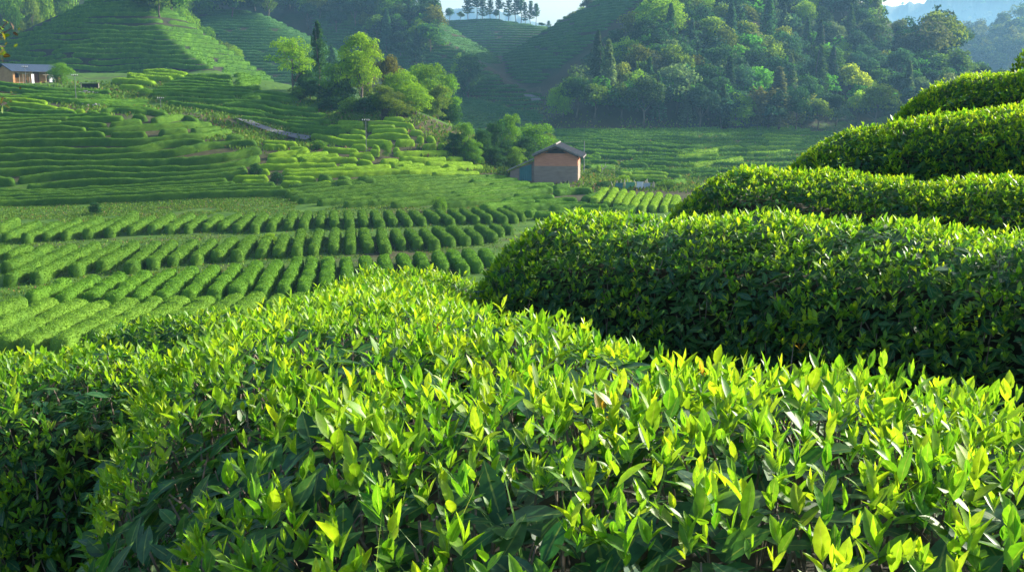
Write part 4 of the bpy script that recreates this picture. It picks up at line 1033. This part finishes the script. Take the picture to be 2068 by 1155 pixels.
for y0, y1 in ((q, .3), (dp-.3, dp-q)):
    xs = [-w2+q, 0, w2-q]; tops = [ev, rg-.35, ev]
    for k in (0, 1):
        g.hexa([(xs[k], y0, zl), (xs[k+1], y0, zl), (xs[k+1], y1, zl), (xs[k], y1, zl), (xs[k], y0, tops[k]), (xs[k+1], y0, tops[k+1]), (xs[k+1], y1, tops[k+1]), (xs[k], y1, tops[k])])
g.build("upper_wall", M['brick'], hut)
g = Geo()      # roof slabs with a ridge cap and tile courses
ov = .55; sl_ = (rg-ev)/w2
for s in (-1, 1):
    xe = w2+(.75 if s > 0 else .25); ze = rg-sl_*xe
    a, b = (0, xe*s)
    pts = [(a, -ov, rg), (b, -ov, ze), (b, dp+ov, ze), (a, dp+ov, rg)]
    if s < 0: pts = pts[::-1]
    g.hexa([*[(x, y, z) for x, y, z in pts], *[(x, y, z+.16) for x, y, z in pts]])
    for k in range(34):
        y = -ov+.12+k*(dp+2*ov-.2)/33
        g.tube([(b*.03, y, rg+.17-sl_*abs(b*.03)), (b*1.0, y, ze+.19)], .07, 5)
g.tube([(0, -ov-.05, rg+.2), (0, dp+ov+.05, rg+.2)], .13, 7)
rf = g.build("roof", M['tile'], hut)
g = Geo()      # exposed rafters and the dark attic gap under the gable overhang
for s in (-1, 1):
    for y in (-ov+.06, -.02):
        xe = w2+.1
        g.tube([(0, y, rg-.10), (s*xe, y, rg-.10-sl_*xe)], .07, 5)
g.tube([(-1.4, -.06, rg-.62), (1.4, -.06, rg-.62)], .06, 5)
for x in (-1.2, -.4, .4, 1.2): g.tube([(x, -ov, rg-.14-sl_*abs(x)), (x, .2, rg-.14-sl_*abs(x))], .05, 5)
g.build("rafters", M['timber'], hut)
g = Geo(); g.hexa([(-1.5, -.012, rg-.95), (1.5, -.012, rg-.95), (1.5, .012, rg-.95), (-1.5, .012, rg-.95), (-.15, -.012, rg-.38), (.15, -.012, rg-.38), (.15, .012, rg-.38), (-.15, .012, rg-.38)])
g.build("attic_opening", M['dark'], hut)
g = Geo()      # lean-to on the left
lx = -w2-3.4
g.hexa([(lx+.3, .5, -.6), (-w2-.01, .5, -.6), (-w2-.01, 4.5, -.6), (lx+.3, 4.5, -.6), (lx+.3, .5, 1.75), (-w2-.01, .5, 3.0), (-w2-.01, 4.5, 3.0), (lx+.3, 4.5, 1.75)])
lt = g.build("lean_to", M['mud'], hut)
g = Geo(); r0 = [(lx-.15, .1, 1.72), (-w2-.02, .1, 3.28), (-w2-.02, 4.9, 3.28), (lx-.15, 4.9, 1.72)]
g.hexa([*r0, *[(x, y, z+.12) for x, y, z in r0]]); g.build("lean_to_roof", M['tile'], lt)
g = Geo(); g.hexa([(-w2-1.9, .44, .55), (-w2-.35, .44, .55), (-w2-.35, .49, .55), (-w2-1.9, .49, .55), (-w2-1.9, .44, 2.15), (-w2-.35, .44, 2.65), (-w2-.35, .49, 2.65), (-w2-1.9, .49, 2.15)])
for k in range(6): g.tube([(-w2-1.85+k*.29, .43, .5), (-w2-1.85+k*.29, .43, 2.2+.09*k)], .035, 5)
g.build("tarpaulin", M['teal'], lt)
g = Geo(); g.hexa([(w2, .12, 0), (w2+.06, .12, 0), (w2+.06, .28, 0), (w2, .28, 0), (w2, .12, 3.2), (w2+.06, .12, 3.2), (w2+.06, .28, 3.2), (w2, .28, 3.2)])
g.build("corner_post", M['timber'], hut)

# --- long farmhouse, upper left
A_, okA = hit([27], [169]); cx_, cy_, cz_ = A_[0]
fh = empty("farmhouse", (cx_, cy_, cz_-.1), radians(53)); tag(fh, "long ochre mud farmhouse with a blue-grey metal roof beside a round tree", "farmhouse")
Lh, Dh, He, Hr = 8.2, 5.2, 2.1, 3.15     # front along +x, depth along +y
g = Geo()
def wallbox(g, x0, x1, y0, y1, z0, z1): g.hexa([(x0, y0, z0), (x1, y0, z0), (x1, y1, z0), (x0, y1, z0), (x0, y0, z1), (x1, y0, z1), (x1, y1, z1), (x0, y1, z1)])
po = 1.1                                    # the porch is set back between the end piers
wallbox(g, 0, Lh, po, po+.3, -1, He+.2)
wallbox(g, 0, .35, 0, po, -1, He); wallbox(g, Lh-.35, Lh, 0, po, -1, He)
wallbox(g, 0, Lh, Dh-.3, Dh, -1, He)
for x0 in (0, Lh-.3):
    for (ya, za), (yb, zb) in (((po+.3, He+.44), (Dh/2, Hr-.1)), ((Dh/2, Hr-.1), (Dh-.3, He))):
        g.hexa([(x0, ya, -1), (x0+.3, ya, -1), (x0+.3, yb, -1), (x0, yb, -1), (x0, ya, za), (x0+.3, ya, za), (x0+.3, yb, zb), (x0, yb, zb)])
g.build("wall", M['mud2'], fh)
g = Geo()
for ya, za, yb, zb in ((-.55, He-.12, Dh/2, Hr), (Dh/2, Hr, Dh+.5, He-.05)):
    v = [(-.5, ya, za), (Lh+.5, ya, za), (Lh+.5, yb, zb), (-.5, yb, zb)]
    g.hexa([*v, *[(x, y, z+.10) for x, y, z in v]])
    for k in range(20):
        x = -.45+k*(Lh+.9)/19; g.tube([(x, ya, za+.11), (x, yb, zb+.11)], .035, 4)
g.build("roof", M['metal'], fh)
g = Geo(); wallbox(g, 4.1, 4.9, po-.05, po-.001, 0, 1.85); d_ = g.build("door", M['red'], fh)
g = Geo(); wallbox(g, 4.0, 4.1, po-.07, po-.001, 0, 1.95); wallbox(g, 4.9, 5.0, po-.07, po-.001, 0, 1.95); wallbox(g, 4.1, 4.9, po-.07, po-.001, 1.85, 1.95); g.build("frame", M['timber'], d_)
g = Geo(); wallbox(g, 6.7, 7.7, po-.05, po-.001, 0, 1.9)
for k in range(5): g.tube([(6.75+k*.22, po-.06, .02), (6.75+k*.22, po-.06, 1.88)], .02, 4)
tag(g.build("door", M['blue'], fh), "blue painted double door at the right end")
g = Geo(); wallbox(g, .95, 1.7, po-.04, po-.001, 1.1, 1.8); wn_ = g.build("window", M['dark'], fh)
g = Geo()
for x in (.9, 1.3, 1.7): wallbox(g, x-.03, x+.03, po-.07, po-.041, 1.05, 1.85)
wallbox(g, .87, 1.73, po-.075, po-.071, 1.02, 1.08); g.build("frame", M['timber'], wn_)
g = Geo()
for x in (1.2, 2.9, 6.0): g.tube([(x, .25, -.3), (x, .25, He-.05)], .05, 6)
g.build("porch_posts", M['pale_wood'], fh)
root = empty("drying_rack", (0, 0, 0)); fm = fh.matrix_basis.copy()
root.location = fh.location; root.rotation_euler = fh.rotation_euler
tag(root, "pale pole drying rack with white washing before the farmhouse porch", "drying rack")
g = Geo()
g.tube([(.6, -.15, 1.75), (3.6, -.15, 1.62)], .035, 5); g.tube([(5.0, -.15, 1.5), (7.5, -.15, 1.62)], .035, 5)
for x, zt in ((1.6, 1.8), (3.2, 1.95), (5.5, 1.9), (7.1, 1.75)): g.tube([(x, -.15, -.35), (x, -.15, zt)], .035, 5)
g.build("poles", M['pale_wood'], root)
def cloth(x, zt, w, h, name="washing", mat='white', parent=None, y=-.19):
    xs = np.linspace(x, x+w, 7); zs = np.linspace(zt, zt-h, 6)
    V = np.array([[a+.03*noise(a*4, b*3), y+.05*noise(a*9, b*2+3), b] for a in xs for b in zs])
    Vb = V+[0, .012, 0]; n1 = len(V); q = grid_quads(7, 6)
    me = mesh_np(name, np.concatenate([V, Vb]), np.concatenate([q, q[:, ::-1]+n1]), M[mat]); return obj(name, me, parent)
cloth(3.0, 1.66, .45, 1.5, parent=root); cloth(6.1, 1.56, .5, 1.2, parent=root); cloth(6.65, 1.58, .3, .8, parent=root)
cloth(5.65, 1.52, .4, 1.1, mat='dark', parent=root)

# --- utility poles and wires
def pole(px, top, base, label, arm=.55, rad=.045):
    p, ok = hit([px], [base]); x, y, z = p[0]; H = float(ray(px, top)[1])*y-z
    root = empty("utility_pole", (x, y, z)); tag(root, label, "utility pole", "utility poles")
    g = Geo(); g.tube([(0, 0, -.4), (0, 0, H)], [rad, rad*.7], 7); g.build("shaft", M['concrete'], root)
    g = Geo(); g.box((0, 0, H-.25), (arm*1.6, .08, .08)); ca = g.build("crossarm", M['timber'], root)
    g = Geo()
    for s in (-1, -.4, .4, 1): g.tube([(s*arm*.72, 0, H-.21), (s*arm*.72, 0, H-.05)], .035, 5)
    g.build("insulators", M['white'], ca)
    return np.array([x, y, z+H-.05])
P1 = pole(154, 150, 203, "thin utility pole beside the round tree at the farmhouse")
P2 = pole(325, 196, 219, "short utility pole on the terraces below the cone hill")
P3 = pole(740, 240, 312, "utility pole among the bright terraces of the knoll")
P4 = pole(53, 133, 178, "utility pole directly in front of the farmhouse porch")
def wire(a, b, label, sag=.7, dx=0.0):
    t = np.linspace(0, 1, 24)[:, None]; p = a*(1-t)+b*t; p[:, 2] -= (4*sag*t*(1-t))[:, 0]; p[:, 0] += dx
    g = Geo(); g.tube(p, .012, 4); tag(g.build("power_line", M['timber']), label, "power line", "power lines")
print('farmhouse at', A_[0])
wire(P1, P2, "thin power line between the farmhouse pole and the short pole", dx=.5); wire(P2, P3, "thin power line from the short pole to the knoll pole", 1.2, .5)
wire(P4, P1, "thin power line between the two poles at the farmhouse", dx=-.5)
wire(P3, P(1180, 285, 175), "thin power line from the knoll pole to beyond the brick hut", 1.5)
PR_ = P(1180, 285, 175); gz = float(terr(PR_[0], PR_[1]))
root = empty("utility_pole", (PR_[0], PR_[1], gz)); tag(root, "utility pole hidden behind the roof of the brick hut", "utility pole", "utility poles")
g = Geo(); g.tube([(0, 0, -.4), (0, 0, PR_[2]-gz)], [.09, .06], 7); g.build("shaft", M['concrete'], root)

# --- roads and the bare patch
def strip(name, pxs, w, mat, off=.14):
    p, ok = hit([q[0] for q in pxs], [q[1] for q in pxs]); p, _ = resample(p, .8); d = unit(np.gradient(p[:, :2], axis=0)); n_ = np.stack([d[:, 1], -d[:, 0]], -1)
    s = np.linspace(-w/2, w/2, 5); X = p[:, None, 0]+n_[:, None, 0]*s; Y = p[:, None, 1]+n_[:, None, 1]*s
    Z = terr(X, Y)+off
    tag(obj(name, mesh_np(name, np.stack([X, Y, Z], -1).reshape(-1, 3), grid_quads(len(p), 5), M[mat])), kind="structure")
strip("road", [(488,244),(520,258),(550,268),(585,277),(625,284)], 1.8, 'road', .34)
strip("path", [(1062,192),(1072,198),(1084,206)], 2.8, 'road', .4)
strip("path", [(1182,375),(1196,374),(1216,374)], 2.6, 'dirt', .06)

# --- rubble heaps
def heap(px, base, w, label, n=16, sz=.35):
    p, ok = hit([px], [base]); x, y, z = p[0]; r = np.random.default_rng(int(px))
    g = Geo()
    for k in range(n):
        a = r.random()*6.28; q = r.random()**.6*w/2; c = (q*cos(a), q*sin(a)*.6, .1+.5*max(0, 1-2*q/w)*r.random())
        s = sz*r.uniform(.5, 1.2); u = unit(r.normal(0, 1, (14, 3)))*s*np.array([.6, .5, .4])
        import bmesh
        bm = bmesh.new(); [bm.verts.new(tuple(v+np.array(c))) for v in u]; bmesh.ops.convex_hull(bm, input=bm.verts)
        vs = [v for v in bm.verts if v.link_faces]; ix = {v: i for i, v in enumerate(vs)}
        g.add([v.co[:] for v in vs], t=[[ix[v] for v in f.verts] for f in bm.faces if len(f.verts) == 3]); bm.free()
    o = g.build("stone_heap", M['stone'], None, loc=(x, y, z)); tag(o, label, "stone heap", None)
heap(172, 190, 4.5, "dark stone heap under the pole near the round tree", 22)
heap(180, 215, 4.0, "second grey stone heap, lower on the slope below the farmhouse", 20)
p, ok = hit([182], [181]); sh = empty("garden_shelter", p[0], .3); tag(sh, "tiny dark shelter of poles and tarpaulin right of the round tree", "shelter")
g = Geo()
for x, y in ((-1.3, -.5), (1.3, -.5), (-1.3, .7), (1.3, .7)): g.tube([(x, y, -.2), (x, y, 1.0)], .05, 5)
g.build("poles", M['pale_wood'], sh)
g = Geo(); g.box((0, .1, 1.02), (3.0, 1.6, .06)); g.build("cover", M['stone'], sh)
g = Geo(); g.box((0, .45, .45), (2.4, .04, .9)); g.build("back_panel", M['dark'], sh)

# --- garden plot right of the brick hut: stakes and hung cloths
def stakes(px0, px1, base, n, h, label):
    pxs = np.linspace(px0, px1, n); p, ok = hit(pxs, np.full(n, base)); r = np.random.default_rng(n)
    root = empty("stake_fence", p[0]); tag(root, label, "fence")
    g = Geo(); g2 = Geo()
    for q in p-p[0]:
        hh = h*r.uniform(.6, 1.25); g.tube([q-[0, 0, .2], q+np.array([r.normal()*.12, r.normal()*.1, hh])], .035, 5)
    g.build("stakes", M['pale_wood'], root)
    for f in (.35, .7): g2.tube([p[0]-p[0]+[0, 0, h*f], p[-1]-p[0]+[0, 0, h*f]], .025, 5)
    g2.build("rail", M['pale_wood'], root)
stakes(1240, 1322, 382, 26, 1.0, "low fence of pale bamboo stakes around the garden plot")
for px, w, h, mt, lb in ((1250, .9, .8, 'teal', "small teal sheet hung on the stake fence"), (1272, 1.1, .9, 'greennet', "green net hung on the middle of the stake fence"), (1292, .8, .95, 'white', "white cloth hung on the stake fence"), (1306, .8, .8, 'greycloth', "grey-blue cloth at the right end of the stake fence")):
    p, ok = hit([px], [383]); x, y, z = p[0]
    o = cloth(-w/2, h, w, h*.9, "hung_cloth", mt, None, y=-.1); o.location = (x, y, z); tag(o, lb, "cloth")
p, ok = hit([1213], [352]); x, y, z = p[0]; g = Geo()
g.tube([(0, 0, -.2), (.3, 0, .7), (.9, .1, 1.3)], [.12, .09, .06], 6); g.tube([(.3, 0, .7), (.1, 0, 1.5)], [.07, .03], 5); g.tube([(.7, .05, 1.1), (.8, 0, 1.9)], [.05, .02], 5)
tag(g.build("bare_trunk", M['pale_wood'], None, loc=(x, y, z)), "leaning bare pale trunk right of the brick hut", "tree stump")

# --- sapling at the left edge, close to the camera
r = np.random.default_rng(55)
sx, sy = -2.95, 5.35; gz = float(terr(sx, sy))
sap = empty("sapling", (sx, sy, gz)); tag(sap, "young sapling reaching in at the left edge with reddish and green leaves", "sapling")
g = Geo(); top = P(-25, 60, sy)-[sx, sy, gz]; mid = P(-40, 200, sy)-[sx, sy, gz]
g.tube([(0, 0, -.1), mid*.5+[-.06, 0, 0], mid, top], [.018, .014, .010, .006], 6)
tips = [P(*q)-[sx, sy, gz] for q in [(15,45,5.3),(28,55,5.35),(5,75,5.3),(10,95,5.4),(-5,60,5.3),(25,188,5.3),(12,200,5.35),(5,215,5.3),(-10,205,5.3),(3,112,5.3)]]
for i, q in enumerate(tips):
    b = mid if i in (5, 6, 7, 8) else mid*.35+top*.65
    g.tube([b, (b+q)/2+[0, 0, .02], q], [.006, .004, .0025], 5)
g.build("stem", M['twig'], sap)
Lf = Leaves(); tp = np.array(tips); pal = np.array([[.08, .18, .02], [.10, .04, .02], [.13, .22, .03], [.06, .03, .02], [.09, .16, .02]])
for k in range(5):
    n_ = len(tp); d = unit(r.normal(0, 1, (n_, 3))+[0.2, 0, -.1]); up = unit(r.normal(0, .4, (n_, 3))+[0, 0, 1])
    Lf.add(tp+r.normal(0, .015, (n_, 3)), d, up, r.uniform(.018, .042, n_), r.uniform(.2, .3, n_), np.full(n_, .2), np.full(n_, .2), pick(pal, n_, r), 4)
obj("leaves", Lf.mesh("leaves", M['tea_leaf']), sap)
# --- dense shrub at the top right corner, behind the uppermost hedge
a, b = ray(2075, 92); shy = 17.0
top = np.array([a*shy, shy, b*shy]); gz = float(terr(top[0], top[1])); n_ = 9000
rt_ = empty("shrub", (top[0], top[1], gz)); tag(rt_, "dense dark shrub at the right edge above the uppermost tea hedge", "shrub")
dd = unit(r.normal(0, 1, (n_, 3))); dd[:, 2] = np.abs(dd[:, 2]); H = top[2]-gz
pp = dd*np.array([.42, .42, H*.98])*(1-.35*r.random((n_, 1))**2)*(1+.12*noise(dd[:, 0]*3, dd[:, 1]*3, dd[:, 2]*4))[:, None]
w = r.random((n_, 1)); cc = np.array([.03, .10, .02])*(1-w)+np.array([.10, .22, .03])*w
V, T, U, C = blades(pp, unit(dd+r.normal(0, .5, (n_, 3))+[0, 0, .4]), unit(dd+r.normal(0, .5, (n_, 3))), r.uniform(.05, .09, n_), np.full(n_, .24), np.full(n_, .3), np.full(n_, .2), cc, 0)
obj("foliage", mesh_np("foliage", V, T, M['tea_leaf_far'], col=C, uv=U), rt_)
g = Geo()
for k in range(5): g.tube([(0, 0, -.1), (r.normal()*.12, r.normal()*.12, H*.7)], [.03, .01], 5)
g.build("stem", M['bark'], rt_)

# --- grass: tufts on the banks between the bands

def grass(name, label, boxes, n, hgt, seed):
    r = np.random.default_rng(seed); Vs = []
    px = np.concatenate([r.uniform(b[0], b[2], n//len(boxes)) for b in boxes]); py = np.concatenate([r.uniform(b[1], b[3], n//len(boxes)) for b in boxes])
    p, ok = hit(px[::20], py[::20], 0.0); p = np.repeat(p[ok], 20, 0); p[:, :2] += r.normal(0, 1, (len(p), 2))*(p[:, 1:2]*.012+.4); p[:, 2] = terr(p[:, 0], p[:, 1])-.02
    p = p[noise(p[:, 0]/2.5, p[:, 1]/2.5, 4.4) > -.35]
    n_ = len(p); d = unit(r.normal(0, .35, (n_, 3))+[0, 0, 1]); w = r.random((n_, 1))
    c = np.array([.05, .13, .012])*(1-w)+np.array([.16, .27, .03])*w
    c = np.where(r.random((n_, 1)) < .07, [[.24, .17, .08]], c)
    V, T, U, C = blades(p, d, unit(r.normal(0, 1, (n_, 3))+[0, -.5, .3]), hgt*r.uniform(.5, 1.5, n_), np.full(n_, .3), np.full(n_, .2), np.full(n_, .2), c, 0)
    tag(obj(name, mesh_np(name, V, T, M['hedge'], col=C)), label, "grass", None, "stuff")
grass("grass", "rough grass on the valley banks between the bands of tea rows", [(-20,400,460,450),(-20,440,1020,520),(-20,520,900,700),(400,395,1060,440)], 60000, .14, 31)
grass("weeds", "tall weeds on the knoll, the garden plot and the terrace banks", [(900,300,1100,345),(1180,340,1420,385),(640,215,800,245),(440,230,640,300),(880,200,1100,300),(150,170,480,230),(1120,255,1700,370),(1120,255,1700,370)], 56000, .4, 32)

# --- grass tuft growing through the foreground hedge
gt = empty("grass_tuft", (-.02, 1.42, -.98)); tag(gt, "tangle of pale long grass blades growing through the foreground tea hedge", "grass tuft")
Lf = Leaves(); n_ = 26
b0 = np.stack([r.uniform(-.13, .16, n_), r.normal(0, .05, n_), np.zeros(n_)], -1)
d = unit(np.stack([r.normal(0, .45, n_), r.normal(0, .35, n_)-.1, np.ones(n_)], -1)); up = unit(np.cross(d, r.normal(0, 1, (n_, 3))))
Lf.add(b0, d, up, r.uniform(.30, .50, n_), r.uniform(.008, .014, n_), np.full(n_, .3), r.uniform(.2, .7, n_), pick(np.array([[.16, .30, .08], [.25, .36, .12], [.12, .26, .05]]), n_, r), 8)
obj("blades", Lf.mesh("blades", M['tea_leaf_far']), gt)
# ------------------------------------------------------------ haze
hz = Geo(); hz.box((0, 1600, 55), (7600, 5200, 230))
hm = bpy.data.materials.new("haze"); nt, n, l = nodes(hm)
ho = n.new("ShaderNodeOutputMaterial"); pv = n.new("ShaderNodeVolumePrincipled")
pv.inputs["Color"].default_value = (.30, .62, .95, 1); pv.inputs["Density"].default_value = HAZE
pv.inputs["Anisotropy"].default_value = .25
l.new(pv.outputs[0], ho.inputs["Volume"])
ho_ = tag(hz.build("haze", hm), kind="stuff")
